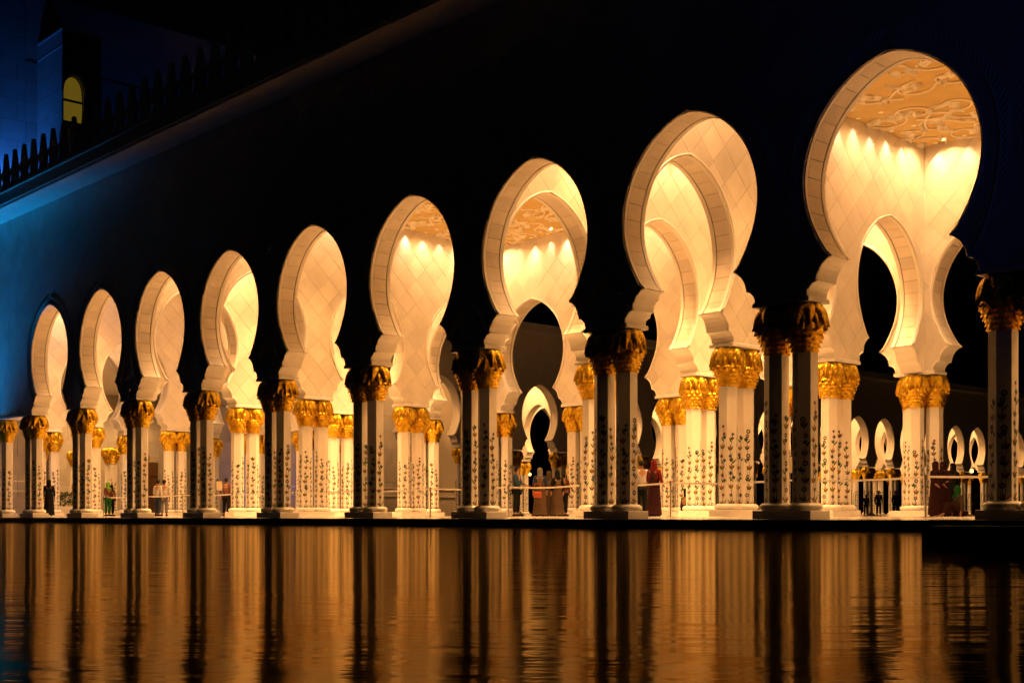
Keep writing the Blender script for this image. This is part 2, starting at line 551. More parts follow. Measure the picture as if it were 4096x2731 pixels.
mb.box(XL, XR, -1.2, -1.15, -0.05, -0.011); mb.box(XL, XR, -1.17, -1.10, -1.3, -0.06)
tag(put('pool_edge', mb.mesh('pool_edge', ['granite'])), kind='structure')
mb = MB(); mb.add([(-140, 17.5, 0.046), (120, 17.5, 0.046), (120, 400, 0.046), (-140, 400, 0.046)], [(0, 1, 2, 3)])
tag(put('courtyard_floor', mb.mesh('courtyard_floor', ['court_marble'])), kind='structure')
mb = MB(); mb.bbox(5.4, 15.5, -12.95, -12.62, -0.9, -0.011, 0.025)
o = put('pool_kerb', mb.mesh('pool_kerb', ['granite']))
tag(o, 'low black granite kerb rising from the pool water', 'kerb')

# ------------------------------------------------------------------ front wall of the arcade
front = empty('arcade_front_wall', (0, 0, 0))
tag(front, 'long dark outer wall over the pool with a row of glowing horseshoe arches', 'wall')
bays = [(-B * (k + 1), -B * k, -B * (k + 0.5)) for k in range(-2, 9)]
solid = [(-57.0, -B * 9)]
put('wall_core', wall_core('wall_core', bays, solid, 1.0, 0.012, T), front)
quads = []
for (x0, x1, xc) in bays:
    quads += face_quads(x0, x1, xc, 1.0)
quads.append([(solid[0][0], ZB), (solid[0][1], ZB), (solid[0][1], ZT), (solid[0][0], ZT)])
add_panels(front, quads, B / 5, B / 5, 0.0, 7.0, 0.0, 0.02, single=lambda c: c[0] > -6.2 or c[0] < -45.2)
for k in range(-2, 9):
    dress_arch(front, -B * (k + 0.5), KIT_X, pieces=k >= -1)
for i in range(-1, 10):
    bed_moulding(front, px(i) - 0.70, px(i) + 0.70) if i < 9 else bed_moulding(front, -56.9, px(9) + 0.70)

# palm frond reliefs carved round each arch
def frond_mesh(sgn):
    rib = catmull([(1.80, 5.15), (2.02, 5.53), (2.21, 6.10), (2.32, 6.68), (2.35, 7.28), (2.24, 7.96), (2.02, 8.47), (1.70, 8.89), (1.27, 9.26), (0.75, 9.56), (0.12, 9.78)], 46)
    mb = MB()
    mb.tube([(sgn * p.x, -0.012, p.y) for p in rib], [0.028 - 0.016 * k / 46 for k in range(47)], 6, flat=1.0)
    for k in range(3, 46):
        p = rib[k]; d = (rib[min(k + 1, 46)] - rib[k - 1]).normalized()
        n = Vector((d.y, -d.x))
        if n.dot(p - Vector((0, 7.0))) < 0: n = -n
        for side, ln in ((1, 0.46), (-1, 0.34)):
            ln = ln * (0.55 + 0.45 * math.sin(math.pi * min(1, k / 30)))
            t = (n * side * 0.70 + d * 0.72).normalized()
            q = p + t * ln + d * 0.04
            if abs(q.x) > 2.59:
                q.x = 2.59
            m = (p + q) / 2 + n * side * 0.015
            wv = Vector((-t.y, t.x)) * 0.019
            V = [(p - wv * 0.4), (m - wv), q, (m + wv), (p + wv * 0.4)]
            Z = [-0.004] * 5
            V3 = [(sgn * v.x, -0.002, v.y) for v in V] + [(sgn * p.x, -0.016, p.y), (sgn * m.x, -0.026, m.y)]
            mb.add(V3, [(0, 1, 6, 5), (1, 2, 6), (2, 3, 6), (3, 4, 5, 6)])
    return mb.mesh('palm_frond', ['marble'])
FR = [frond_mesh(-1), frond_mesh(1)]
for k in range(-1, 9):
    for me in FR: put('palm_frond', me, front, (-B * (k + 0.5), 0, 0))

# cornice and battlements
mb = MB()
mb.box(-57, 13, -1.2, T, ZT, ZT + 0.12); mb.box(-57, 13, -1.23, T, ZT + 0.12, ZT + 0.62); mb.box(-57, 13, -1.27, T, ZT + 0.62, ZT + 0.70)
put('cornice', mb.mesh('cornice', ['marble']), front)
sm = MB()
for k in range(0, 60):
    sm.box(-57 + k * 1.166 + 0.005, -57 + (k + 1) * 1.166 - 0.005, -1.18, -0.02, ZT - 0.018, ZT + 0.002)
put('soffit_panels', sm.mesh('soffit_panels', ['marble_piece']), front)
MER = [(0.50, 0.0), (0.49, 0.10), (0.43, 0.22), (0.34, 0.36), (0.325, 0.50), (0.38, 0.68), (0.47, 0.80), (0.515, 0.88), (0.36, 0.93), (0.28, 1.02), (0.09, 1.66), (0.055, 1.72), (0.0, 1.735)]
mb = MB()
out = [(x, z) for x, z in MER] + [(-x, z) for x, z in MER[-2::-1]]
n = len(out)
V = [(x, -0.05, z) for x, z in out] + [(x, 0.06, z) for x, z in out] + [(x * 0.8, -0.085, 0.05 + z * 0.95) for x, z in out]
F = [tuple(2 * n + k for k in range(n)), tuple(range(n, 2 * n))[::-1]] + [((k + 1) % n, k, k + n, (k + 1) % n + n) for k in range(n)] + [(k, (k + 1) % n, 2 * n + (k + 1) % n, 2 * n + k) for k in range(n)]
mb.add(V, F)
mer = mb.mesh('merlon', ['marble'])
for k in range(0, 61):
    put('merlon', mer, front, (-45.42 + 1.04 * (k - 9), -1.05, ZT + 0.70))

# ------------------------------------------------------------------ cross walls and back wall
YB = py(3) - T / 2       # front face of the back wall
def cross_wall(i, label, js=(0, 1, 2), pieces=True, ymax=YB):
    # local x -> world y, local y -> world -x ; local y=0 is the face towards +x
    root = empty('arcade_cross_wall', (px(i) + T / 2, 0, 0), R(90))
    tag(root, label, 'wall')
    bl = []
    for j in js:
        a, b, c = py(j), py(j + 1), py(j) + D / 2
        bl.append((max(a, T + 0.004), min(b, ymax - 0.004), c))
    put('wall_core', wall_core('wall_core', bl, [], D / B, 0.012, T, zt=ZC + 0.3), root)
    q = []
    for (x0, x1, xc) in bl:
        q += face_quads(x0, x1, xc, D / B, zt=ZC - 0.002)
    add_panels(root, q, D / 5, 1.0, py(0), 7.0, 0.0, 0.02, single=lambda c: pieces)
    for (x0, x1, xc) in bl:
        dress_arch(root, xc, KIT_Y, pieces)
    for j in (1, 2):
        if j >= min(js): bed_moulding(root, py(j) - 0.66, py(j) + 0.66)
    return root
CW = {-1: 'arched cross wall off to the end of the hall by the nearest column pair',
      2: 'glowing cross wall with diamond panels at the back corner under the carved ceiling of the first arch',
      3: 'glowing cross wall seen through two nested arches beside the first hall',
      6: 'glowing cross wall with wide plain pier closing the middle hall',
      7: 'glowing cross wall just behind the closing wall of the middle hall',
      10: 'short cross wall deep inside the far hall near the stone end wall',
      11: 'last glowing cross wall next to the stone end building'}
for i, lb in CW.items():
    if i == 10: cross_wall(i, lb, (1, 2), False)
    else: cross_wall(i, lb, pieces=i > 0)

back = empty('arcade_back_wall', (0, YB, 0))
tag(back, 'inner courtyard wall with arches closing the back of the lit halls', 'wall')
bb = [(-B * (k + 1), -B * k, -B * (k + 0.5)) for k in range(-2, 11)]
put('wall_core', wall_core('wall_core', bb, [], 1.0, 0.012, T, zt=ZC + 0.3), back)
q = []
for (x0, x1, xc) in bb:
    q += face_quads(x0, x1, xc, 1.0, zt=ZC - 0.002)
add_panels(back, q, B / 5, 1.0, 0.0, 7.0, 0.0, 0.02, single=lambda c: -10.4 < c[0] < 0.5 or -31.2 < c[0] < -15.6)
for k in range(-2, 11):
    dress_arch(back, -B * (k + 0.5), KIT_X, pieces=k in (-1, 0, 1, 3, 4, 5, 6, 7, 8, 9))
for i in range(-1, 11):
    bed_moulding(back, px(i) - 0.70, px(i) + 0.70)

# ------------------------------------------------------------------ carved ceilings with their downlights and added fills
def leaf_relief(L, W, lobes, bend, hgt):
    mb = MB(); n = 14
    V = []; F = []
    for k in range(n + 1):
        u = k / n
        a = bend * u * u
        c = Vector((L * u * math.cos(a * 0.6), L * u * math.sin(a), 0))
        d = Vector((math.cos(a * 1.3), math.sin(a * 1.3), 0)); nn = Vector((-d.y, d.x, 0))
        ww = W * math.sin(math.pi * (0.06 + 0.94 * u) ** 0.75) * (1 + lobes * (1 if k % 2 else -1))
        V += [c + nn * ww, c + nn * ww * 0.55 + Vector((0, 0, -hgt * 0.7)), c + Vector((0, 0, -hgt * (0.45 if 0 < k < n else 0.1))), c - nn * ww * 0.55 + Vector((0, 0, -hgt)), c - nn * ww]
    for k in range(n):
        for e in range(4):
            F.append((k * 5 + e, k * 5 + e + 1, (k + 1) * 5 + e + 1, (k + 1) * 5 + e))
    mb.add(V, F)
    return mb.mesh('carved_leaf', ['plaster_cream'], smooth=True)
def tulip_relief():
    mb = MB()
    for a, L, W, z in ((-0.55, 0.42, 0.10, 0.05), (0.55, 0.42, 0.10, 0.05), (0.0, 0.46, 0.13, 0.10), (-0.25, 0.44, 0.07, 0.09), (0.25, 0.44, 0.07, 0.09)):
        V = []; F = []; n = 7
        for k in range(n + 1):
            u = k / n
            x = L * u; yy = math.sin(a) * L * (u ** 0.6) * (1 - 0.45 * u)
            ww = W * math.sin(math.pi * (0.1 + 0.9 * u) ** 0.8)
            V += [(x, yy + ww, 0), (x, yy, -z - 0.02), (x, yy - ww, 0)]
        for k in range(n):
            for e in range(2): F.append((k * 3 + e, k * 3 + e + 1, k * 3 + e + 4, k * 3 + e + 3))
        mb.add(V, F)
    return mb.mesh('carved_tulip', ['plaster_cream'], smooth=True)
def rosette_relief():
    mb = MB()
    for ring, (nn, L, W, z) in enumerate(((8, 0.30, 0.085, 0.06), (6, 0.19, 0.07, 0.10))):
        for k in range(nn):
            a = 2 * math.pi * k / nn + ring * 0.4
            M = Matrix.Rotation(a, 4, 'Z')
            mb.add([(0.02, 0, -z), (L * 0.55, W, -z * 0.5), (L, 0.02, 0), (L * 0.55, -W, -z * 0.5), (L * 0.5, 0, -z * 1.1)],
                   [(0, 1, 4), (1, 2, 4), (2, 3, 4), (3, 0, 4)], 0, M)
    mb.lathe([(0.0, -0.13), (0.05, -0.12), (0.07, -0.08), (0.07, 0)], 8)
    return mb.mesh('carved_rosette', ['plaster_cream'], smooth=True)
ORN = [leaf_relief(0.85, 0.115, 0.24, 0.9, 0.10), leaf_relief(0.65, 0.09, 0.28, -1.1, 0.09), leaf_relief(1.0, 0.10, 0.2, 0.6, 0.10),
       leaf_relief(0.5, 0.11, 0.05, 1.5, 0.09), tulip_relief(), rosette_relief()]
NAMES = ['carved_leaf', 'carved_leaf', 'carved_leaf', 'carved_leaf', 'carved_tulip', 'carved_rosette']
def make_vine_tiles():
    tiles = []
    for s in range(3):
        rr = random.Random(11 + s)
        mb = MB(); orn = []
        scrolls = []
        for gx in (-1.75, -0.6, 0.6, 1.75):
            for gy in (-1.4, 0.0, 1.4):
                scrolls.append((gx + rr.uniform(-.22, .22), gy + rr.uniform(-.2, .2), rr.choice([-1, 1])))
        prev = None
        for (cx, cyy, sg) in scrolls:
            cx += rr.uniform(-.15, .15); cyy += rr.uniform(-.12, .12)
            a0 = rr.uniform(0, 6.28); r0 = rr.uniform(0.45, 0.72)
            path = []; rad = []
            for k in range(30):
                u = k / 29
                r = r0 * (1 - u) ** 0.8 + 0.10
                a = a0 + sg * u * 5.4
                path.append((cx + r * math.cos(a), cyy + r * math.sin(a), -0.03)); rad.append(0.040 - 0.014 * u)
            # tail swings away from the scroll
            a = a0; tx, ty = -sg * math.sin(a), sg * math.cos(a)
            tail = []
            for k in range(12, 0, -1):
                d = k / 12 * 1.3
                tail.append((path[0][0] - tx * d + math.cos(a) * d * d * 0.28, path[0][1] - ty * d + math.sin(a) * d * d * 0.28, -0.03))
            full = tail + path
            keep = [q for q in range(len(full)) if abs(full[q][0]) < 2.5 and abs(full[q][1]) < 2.05]
            if keep: full = full[keep[0]:keep[-1] + 1]
            full = [(max(-2.5, min(2.5, a_)), max(-2.05, min(2.05, b_)), c_) for a_, b_, c_ in full]
            mb.tube(full, ([0.042] * len(tail) + rad)[keep[0]:keep[0] + len(full)] if keep else 0.04, 7, flat=0.9)
            orn.append((rr.choice([4, 5, 4]), path[-1][0], path[-1][1], rr.uniform(0, 6.28), 0.75))
            for k in (4, 13, 22, 31):
                if k >= len(full) - 1: continue
                p = Vector(full[k]); d = Vector(full[k + 1]) - p
                an = math.atan2(d.y, d.x) + rr.choice([-1, 1]) * rr.uniform(0.45, 0.95)
                sc_ = rr.uniform(0.42, 0.70)
                if abs(p.x + math.cos(an) * 0.6) < 2.4 and abs(p.y + math.sin(an) * 0.6) < 1.95:
                    orn.append((rr.choice([0, 1, 2, 3, 1, 4, 3]), p.x, p.y, an, sc_))
        tiles.append((mb.mesh('carved_vine', ['plaster_cream'], smooth=True), orn))
    return tiles
TILES = make_vine_tiles()
rim = MB(); rim.lathe([(0.055, 0.0), (0.055, -0.012), (0.085, -0.012), (0.085, 0.0)], 14, cap=False)
rim.lathe([(0.0, -0.004), (0.055, -0.004)], 14, mi=1, cap=False)
DL = rim.mesh('downlight', ['plaster_cream', 'downlight_glow'])
NL = [0]
def downlight(parent, x, y, aim, power=SPOT_W, size=74, color=WARM):
    """recessed spot in the ceiling; aim = horizontal offset of the beam at floor level"""
    d = put('downlight', DL, parent, (x, y, ZC - 0.004))
    key = 'spot%d_%d' % (round(power), size)
    if key not in bpy.data.lights:
        l = bpy.data.lights.new(key, 'SPOT')
        l.energy = power; l.color = color; l.spot_size = R(size); l.spot_blend = 1.0; l.shadow_soft_size = 0.06
    o = bpy.data.objects.new('downlight_beam', bpy.data.lights[key])
    link(o, d)
    o.location = (0, 0, -0.03)
    v = Vector((aim[0], aim[1], -ZC))
    o.rotation_euler = v.to_track_quat('-Z', 'Y').to_euler()
    NL[0] += 1
def hall(i0, i1, label, carved, tiles_seen=None, dens=1.0):
    xa, xb = px(i1) + T / 2, px(i0) - T / 2
    ya, yb = T, YB
    c = empty('carved_ceiling' if carved else 'plain_ceiling', (0, 0, 0))
    tag(c, label, 'ceiling', None)
    m = MB(); m.box(xa - 0.2, xb + 0.2, ya - 0.1, yb + 0.1, ZC, ZC + 0.25)
    put('ceiling_slab', m.mesh('ceiling_slab', ['plaster_tan' if carved else 'marble']), c)
    if carved:
        for a in range(i1 - i0):
            for j in range(3):
                me, orn = TILES[(a * 2 + j) % 3]
                sx = -1 if (a + j) % 2 else 1
                t = put('carved_vine', me, c, (px(i0 + a + 0.5), py(j + 0.5) + 0.1, ZC), 0, (sx, 1, 1))
                if j == 0:
                    jm = MB()
                    for (q, ox, oy, an, sc) in orn:
                        M = Matrix.Translation((ox, oy, -0.005)) @ Matrix.Rotation(an, 4, 'Z') @ Matrix.Diagonal((sc, sc, 1, 1))
                        jm.add([v.co.copy() for v in ORN[q].vertices], [tuple(p.vertices) for p in ORN[q].polygons], 0, M)
                    tag(put('carved_relief', jm.mesh('carved_relief', ['plaster_cream'], smooth=True), t), kind='stuff')
                else:
                    for (q, ox, oy, an, sc) in orn:
                        put(NAMES[q], ORN[q], t, (ox, oy, -0.005), an, (sc, sc, 1))
    # spots: along the walls; wide ones added as fill, strong ones placed for bounce
    L = xb - xa; nx = max(2, round(L / 1.02))
    jit = random.Random(i0 + 40)
    nf = 0.72 if i1 - i0 == 1 else 1.0
    def streak(x, y, nx_, ny_):
        p = jit.choice((0.22, 0.30, 0.30, 0.38, 0.46)) * SPOT_W
        d = jit.uniform(0.0, 0.06)
        downlight(c, x - nx_ * d, y - ny_ * d, (nx_ * jit.uniform(0.5, 1.0) + ny_ * jit.uniform(-.3, .3), ny_ * jit.uniform(0.5, 1.0) + nx_ * jit.uniform(-.3, .3)), p * 0.66, 70, (1.0, 0.66, 0.36))
    for k in range(nx):
        x = xa + (k + 0.5) * L / nx
        streak(x, yb - 0.18, 0, 1)
        if k % 2 == 0:
            downlight(c, x, yb - 0.95, (0, 0.8), SPOT_W * 0.40 * nf, 156, (1.0, 0.50, 0.18))  # wide fill added to lift the wall's base level
            if 0 < k < nx - 1 or nx < 6: downlight(c, x, ya + 3.4, (0, 1.0), SPOT_W * 3.6 * nf, 88)  # set inward and made strong to raise bounce off the floor
    L = yb - ya; ny = round(L / 0.95)
    for k in range(ny):
        y = ya + (k + 0.5) * L / ny
        streak(xa + 0.18, y, -1, 0)
        if k % 2 == 0:
            downlight(c, xa + 0.95, y, (-0.8, 0), SPOT_W * 0.40 * nf, 156, (1.0, 0.50, 0.18))  # wide fill added, as on the back wall
            if k > 3: downlight(c, xb - 0.60, y, (-1.2, 0), SPOT_W * 3.6, 96)  # made strong to raise bounce onto arches and columns
hall(-1, 2, 'tan ceiling with large carved floral scrolls under the biggest arch', True)
hall(2, 3, 'plain narrow ceiling between the first and middle halls', False)
hall(3, 6, 'carved floral ceiling of the middle hall seen through smaller arches', True)
hall(6, 7, 'plain narrow ceiling between the middle and far halls', False)
hall(7, 11, 'plain ceiling of the far hall beside the stone end building', False)

# ------------------------------------------------------------------ columns
def leaf_mesh(prof, W, tw):
    V = []; F = []; uv = []
    nu, nv = 10, 6
    P = catmull(prof, nu)
    for k in range(nu + 1):
        u = k / nu
        p = P[k]
        ww = W * max(0.03, math.sin(0.30 + (math.pi - 0.30) * u ** 0.85))
        for e in range(nv + 1):
            v = e / nv * 2 - 1
            rr = p.x - 0.095 * v * v * (0.35 + u) + 0.018 * (1 - abs(v)) * (1 if abs(v) < 0.2 else 0)
            V.append((rr, ww * v, p.y - 0.02 * v * v))
            uv.append((v, u))
    for k in range(nu):
        for e in range(nv):
            F.append((k * (nv + 1) + e, k * (nv + 1) + e + 1, (k + 1) * (nv + 1) + e + 1, (k + 1) * (nv + 1) + e))
    return V, F, uv
CZ = 3.60
LEAF_U = leaf_mesh([(0.16, 1.085), (0.27, 1.08), (0.365, 1.02), (0.43, 0.92), (0.468, 0.81), (0.485, 0.72), (0.498, 0.63), (0.522, 0.55)], 0.158, 0)
LEAF_L = leaf_mesh([(0.24, 0.96), (0.33, 0.90), (0.395, 0.80), (0.43, 0.70), (0.452, 0.60), (0.468, 0.53), (0.492, 0.46)], 0.135, 0)
def scales():
    mb = MB()
    mb.lathe([(0.262, -0.01), (0.266, 0.0), (0.285, 0.12), (0.33, 0.26), (0.380, 0.42), (0.39, 0.60), (0.36, 0.80), (0.28, 0.95), (0.15, 1.06)], 24)
    rows = [(0.262, 0.055), (0.290, 0.15), (0.325, 0.245), (0.362, 0.34), (0.392, 0.435), (0.405, 0.53)]
    n = 12
    for ri, (r, z) in enumerate(rows):
        for k in range(n):
            a = 2 * math.pi * (k + 0.5 * (ri % 2)) / n
            w = math.pi * r / n * 1.12
            M = Matrix.Rotation(a, 4, 'Z')
            h = 0.10
            V = [(r - 0.01, -w, z + 0.02), (r - 0.005, w, z + 0.02), (r + 0.012, 0, z + h), (r + 0.055, 0, z - 0.055), (r + 0.034, 0, z + 0.01), (r - 0.015, 0, z - 0.02),
                 (r + 0.030, -w * 0.62, z - 0.018), (r + 0.030, w * 0.62, z - 0.018)]
            F = [(0, 4, 2), (4, 1, 2), (0, 6, 4), (6, 3, 4), (4, 3, 7), (4, 7, 1), (0, 5, 6), (6, 5, 3), (3, 5, 7), (7, 5, 1)]
            mb.add(V, F, 0, M)
    return mb
SC = scales()
CAP_CORE = mesh_data('capital', SC.v, SC.f, ['gold'], uvs=[(0, 0)] * len(SC.v))
LU = mesh_data('palm_leaf', LEAF_U[0], LEAF_U[1], ['gold'], smooth=True, uvs=LEAF_U[2])
LL = mesh_data('palm_leaf', LEAF_L[0], LEAF_L[1], ['gold'], smooth=True, uvs=LEAF_L[2])
LEAVES = [(LU, 2 * math.pi * (k + 0.15 * math.sin(k * 2.3)) / 9) for k in range(9)] + [(LL, 2 * math.pi * (k + 0.5) / 9) for k in range(9)]
def cap_full():
    V = list(SC.v); F = list(SC.f); U = [(0, 0)] * len(V)
    for (lv, a) in [(LEAF_U, x[1]) for x in LEAVES[:9]] + [(LEAF_L, x[1]) for x in LEAVES[9:]]:
        M = Matrix.Rotation(a, 4, 'Z'); k0 = len(V)
        V += [M @ Vector(v) for v in lv[0]]; F += [tuple(i + k0 for i in f) for f in lv[1]]; U += lv[2]
    return mesh_data('capital', V, F, ['gold'], uvs=U)
CAP_FULL = cap_full()
RS = 0.272
def shaft_mesh(z0):
    V = []; F = []
    for z in (z0, 1.55, 1.552, 2.85, 2.852, CZ + 0.02):
        for k in range(6):
            a = R(60 * k + 30)
            r = RS
            V.append((r * math.cos(a), r * math.sin(a), z))
    for i in range(5):
        for k in range(6):
            F.append((i * 6 + k, i * 6 + (k + 1) % 6, (i + 1) * 6 + (k + 1) % 6, (i + 1) * 6 + k))
    return mesh_data('shaft', V, F, ['column_marble'])
# flower inlay: flat pieces 2.5 mm proud of the hexagon faces
def inlay_mesh(seed):
    rr = random.Random(seed)
    mb = MB()
    ap = RS * math.cos(R(30)) + 0.0025
    def poly(face, pts, mi):
        a = R(60 * face)
        n = Vector((math.cos(a), math.sin(a), 0)); t = Vector((-math.sin(a), math.cos(a), 0))
        mb.add([n * ap + t * x + Vector((0, 0, z)) for x, z in pts], [tuple(range(len(pts)))], mi)
    def star(face, x, z, r, mi, n=7):
        pts = []
        ph = rr.uniform(0, 1)
        for k in range(2 * n):
            q = r if k % 2 == 0 else r * 0.45
            pts.append((x + q * math.cos(math.pi * k / n + ph), z + q * math.sin(math.pi * k / n + ph)))
        for k in range(2 * n):
            poly(face, [(x, z), pts[k], pts[(k + 1) % (2 * n)]], mi)
    def ring(face, x, z, r, mi):
        for k in range(8):
            a0, a1 = math.pi * k / 4, math.pi * (k + 1) / 4
            poly(face, [(x + r * 0.5 * math.cos(a0), z + r * 0.5 * math.sin(a0)), (x + r * math.cos(a0), z + r * math.sin(a0)),
                        (x + r * 1.08 * math.cos((a0 + a1) / 2), z + r * 1.08 * math.sin((a0 + a1) / 2)), (x + r * math.cos(a1), z + r * math.sin(a1)), (x + r * 0.5 * math.cos(a1), z + r * 0.5 * math.sin(a1))], mi)
    def leaf(face, x, z, an, L, W, mi):
        c, s = math.cos(an), math.sin(an)
        f = lambda u, v: (x + c * u - s * v, z + s * u + c * v)
        poly(face, [f(0, 0), f(L * .35, W), f(L * .75, W * .6), f(L, 0), f(L * .6, -W * .55), f(L * .25, -W * .5)], mi)
    def tulip(face, x, z, s, mi):
        leaf(face, x, z, R(90), s * 1.15, s * .30, mi); leaf(face, x, z, R(122), s, s * .24, 0); leaf(face, x, z, R(58), s, s * .24, 0)
    def stem(face, fx, z0, z1, wd, mi=1):
        n = max(4, int((z1 - z0) / 0.07))
        for k in range(n):
            a, b = z0 + (z1 - z0) * k / n, z0 + (z1 - z0) * (k + 1) / n
            poly(face, [(fx(a) - wd, a), (fx(a) + wd, a), (fx(b) + wd, b), (fx(b) - wd, b)], mi)
    tops = [2.62, 2.32, 2.18, 2.50, 2.28, 2.42]
    kinds = [('star', 3), ('star', 4), ('ring', 5), ('star', 4), ('star', 3), ('ring', 5)]
    zb = 0.36
    for face in range(6):
        top = tops[face] + rr.uniform(-.05, .05); kd, mi = kinds[face]
        ph = rr.uniform(0, 6)
        amp = rr.uniform(.026, .046)
        f1 = lambda z: amp * math.sin(z * 4.6 + ph)
        f2 = lambda z: -amp * math.sin(z * 4.6 + ph) * (0.9 if z < 1.6 else 0.3)
        stem(face, f1, zb, top, 0.0065); stem(face, f2, zb, top * rr.uniform(.45, .8), 0.006, 0)
        for k in range(6):
            leaf(face, rr.uniform(-.03, .03), zb - 0.005, R(90 + (k - 2.5) * 21), rr.uniform(.13, .21), 0.021, 0 if k % 3 else 2)
        z = zb + 0.24; n = 0
        while z < top - 0.1:
            f = f1 if n % 2 == 0 else f2
            if f is f2 and z > top * 0.72: f = f1
            if n % 3 == 0:
                x = f(z)
                (star if kd == 'star' else ring)(face, x, z + 0.04, rr.uniform(.06, .082) if kd == 'star' else rr.uniform(.05, .064), mi)
            elif n % 3 == 1:
                tulip(face, f(z), z, rr.uniform(.12, .165), 2)
            else:
                sg = rr.choice([-1, 1])
                leaf(face, f(z), z, R(90 - sg * rr.uniform(25, 48)), rr.uniform(.14, .2), 0.03, 0); tulip(face, f(z) - sg * 0.02, z + 0.06, rr.uniform(.09, .13), 0)
            z += rr.uniform(0.14, 0.23); n += 1
        (star if kd == 'star' else ring)(face, f1(top), top, 0.058, mi)
    return mb.mesh('flower_inlay', ['inlay_green', 'inlay_stem', 'inlay_orange', 'inlay_blue', 'inlay_red', 'inlay_dark'])
INLAY = [inlay_mesh(3), inlay_mesh(8), inlay_mesh(21), inlay_mesh(34), inlay_mesh(55)]
m = MB(); m.lathe([(0.30, 0.0), (0.345, 0.01), (0.372, 0.045), (0.378, 0.08), (0.368, 0.115), (0.335, 0.145), (0.318, 0.150), (0.318, 0.160), (0.285, 0.166)], 28)
BASE = m.mesh('column_base', ['column_marble'], smooth=True)
PLINTH = {}
def plinth(nx, ny):
    if (nx, ny) not in PLINTH:
        m = MB(); m.bbox(-nx, nx, -ny, ny, 0.0, 0.185, 0.008); PLINTH[(nx, ny)] = m.mesh('plinth', ['column_marble'])
    return PLINTH[(nx, ny)]
SH = {0.0: shaft_mesh(0.34), FLOOR_IN: shaft_mesh(0.30)}
def column(root, x, y, zf, detail, k):
    """one column of a cluster, in cluster-local coordinates; z measured from the cluster's floor"""
    put('column_base', BASE, root, (x, y, 0.185), k)
    s = put('shaft', SH[zf], root, (x, y, -zf if zf else 0))
    if detail > 0: put('flower_inlay', INLAY[(k * 3 + int(abs(root.location.x) * 1.7)) % 5], s, (0, 0, 0), R(60) * ((k * 5 + int(abs(root.location.y))) % 6))
    if detail > 1:
        c = put('capital', CAP_CORE, root, (x, y, CZ - zf), R(13 * k))
        for me, a in LEAVES: put('palm_leaf', me, c, (0, 0, 0), a)
    else:
        put('capital', CAP_FULL, root, (x, y, CZ - zf), R(13 * k))
def pier(i, j, label, group, detail, x=None):
    zf = 0.0 if j == 0 else FLOOR_IN
    cross = i in CW and j in (1, 2)
    corner = i in (-1, 2, 3, 6, 7, 10, 11) and j == 3
    X = px(i) if x is None else x
    root = empty('column_pair' if not corner else 'column_trio', (X, py(j), zf), R(90) if cross else 0)
    tag(root, label, 'columns', group)
    if corner:
        put('plinth', plinth(0.76, 0.62), root)
        for k, (a, b) in enumerate(((-0.02, -0.26), (0.40, 0.20), (-0.44, 0.22))): column(root, a, b, zf, detail, k)
    else:
        put('plinth', plinth(0.755, 0.365), root)
        for k, a in enumerate((-0.372, 0.372)): column(root, a, 0, zf, detail, k + int(i * 2 + j))
FRONT_L = {0: 'shadowed column pair with bluish shafts beside the biggest arch', 1: 'shadowed column pair between the two biggest arches',
           9: 'last shadowed column pair before the blue lit corner of the wall'}
ORD = ['', 'first', 'second', 'third', 'fourth', 'fifth', 'sixth', 'seventh', 'eighth', 'ninth', 'tenth', 'eleventh', 'twelfth', 'thirteenth', 'fourteenth']
for i in range(-1, 10):
    pier(i, 0, FRONT_L.get(i, 'shadowed column pair on the pool edge, %s from the blue lit corner pair' % ORD[10 - i]), 'front column pairs along the pool', 2 if i >= 0 else 1)
pier(9.634, 0, 'column pair lit blue on one side under the blue corner wall', 'front column pairs along the pool', 2, x=-50.45)
for i in (2, 3, 6, 7, 10, 11, -1):
    for j in (1, 2):
        pier(i, j, 'lit column pair, %s row behind the front pair %s from the blue corner' % (ORD[j], ORD[10 - i] if i < 10 else ('beyond' if i == 10 else 'farthest beyond')), 'lit column pairs inside the halls', 2 if i in (2, 3, 6) else 1)
for i in range(-1, 12):
    corner = i in (-1, 2, 3, 6, 7, 10, 11)
    pier(i, 3, ('three lit columns at the back wall behind the pair %s from the blue corner' if corner else 'lit column pair at the back wall behind the front pair %s from the blue corner') % (ORD[10 - i] if i < 10 else ('beyond' if i == 10 else 'far beyond')),
         'lit corner column clusters' if corner else 'lit column pairs along the back wall', 2 if i in (2, 4, 5, 6) else 1)

# ------------------------------------------------------------------ stone end building and roof block
def ashlar(parent, t0, t1, z0, z1, bw, bh, face_y=0.0, depth=0.03, zoff=0.0, seed=1):
    """real blocks, local x along the wall, face at local y = 0 (towards -y)"""
    g = 0.006
    row = 0; z = z0
    while z < z1 - 0.05:
        zz = min(z + bh, z1)
        x = t0 - (bw / 2 if row % 2 else 0)
        while x < t1 - 0.02:
            a, b = max(x, t0), min(x + bw, t1)
            if b - a > 0.05:
                m = MB(); c = 0.006
                V = [(a + g, depth, z + g), (b - g, depth, z + g), (b - g, depth, zz - g), (a + g, depth, zz - g),
                     (a + g + c, 0, z + g + c), (b - g - c, 0, z + g + c), (b - g - c, 0, zz - g - c), (a + g + c, 0, zz - g - c)]
                m.add(V, [(4, 5, 6, 7), (0, 1, 5, 4), (1, 2, 6, 5), (2, 3, 7, 6), (3, 0, 4, 7)])
                put('stone_block', m.mesh('stone_block', ['ashlar']), parent)
            x += bw
        z = zz; row += 1
endb = empty('stone_end_building', (-60.4, 0, 0), R(90))     # local x -> world y, face towards +x
tag(endb, 'tall stone block building glowing blue behind the battlements at the end of the arcade', 'building')
mb = MB()
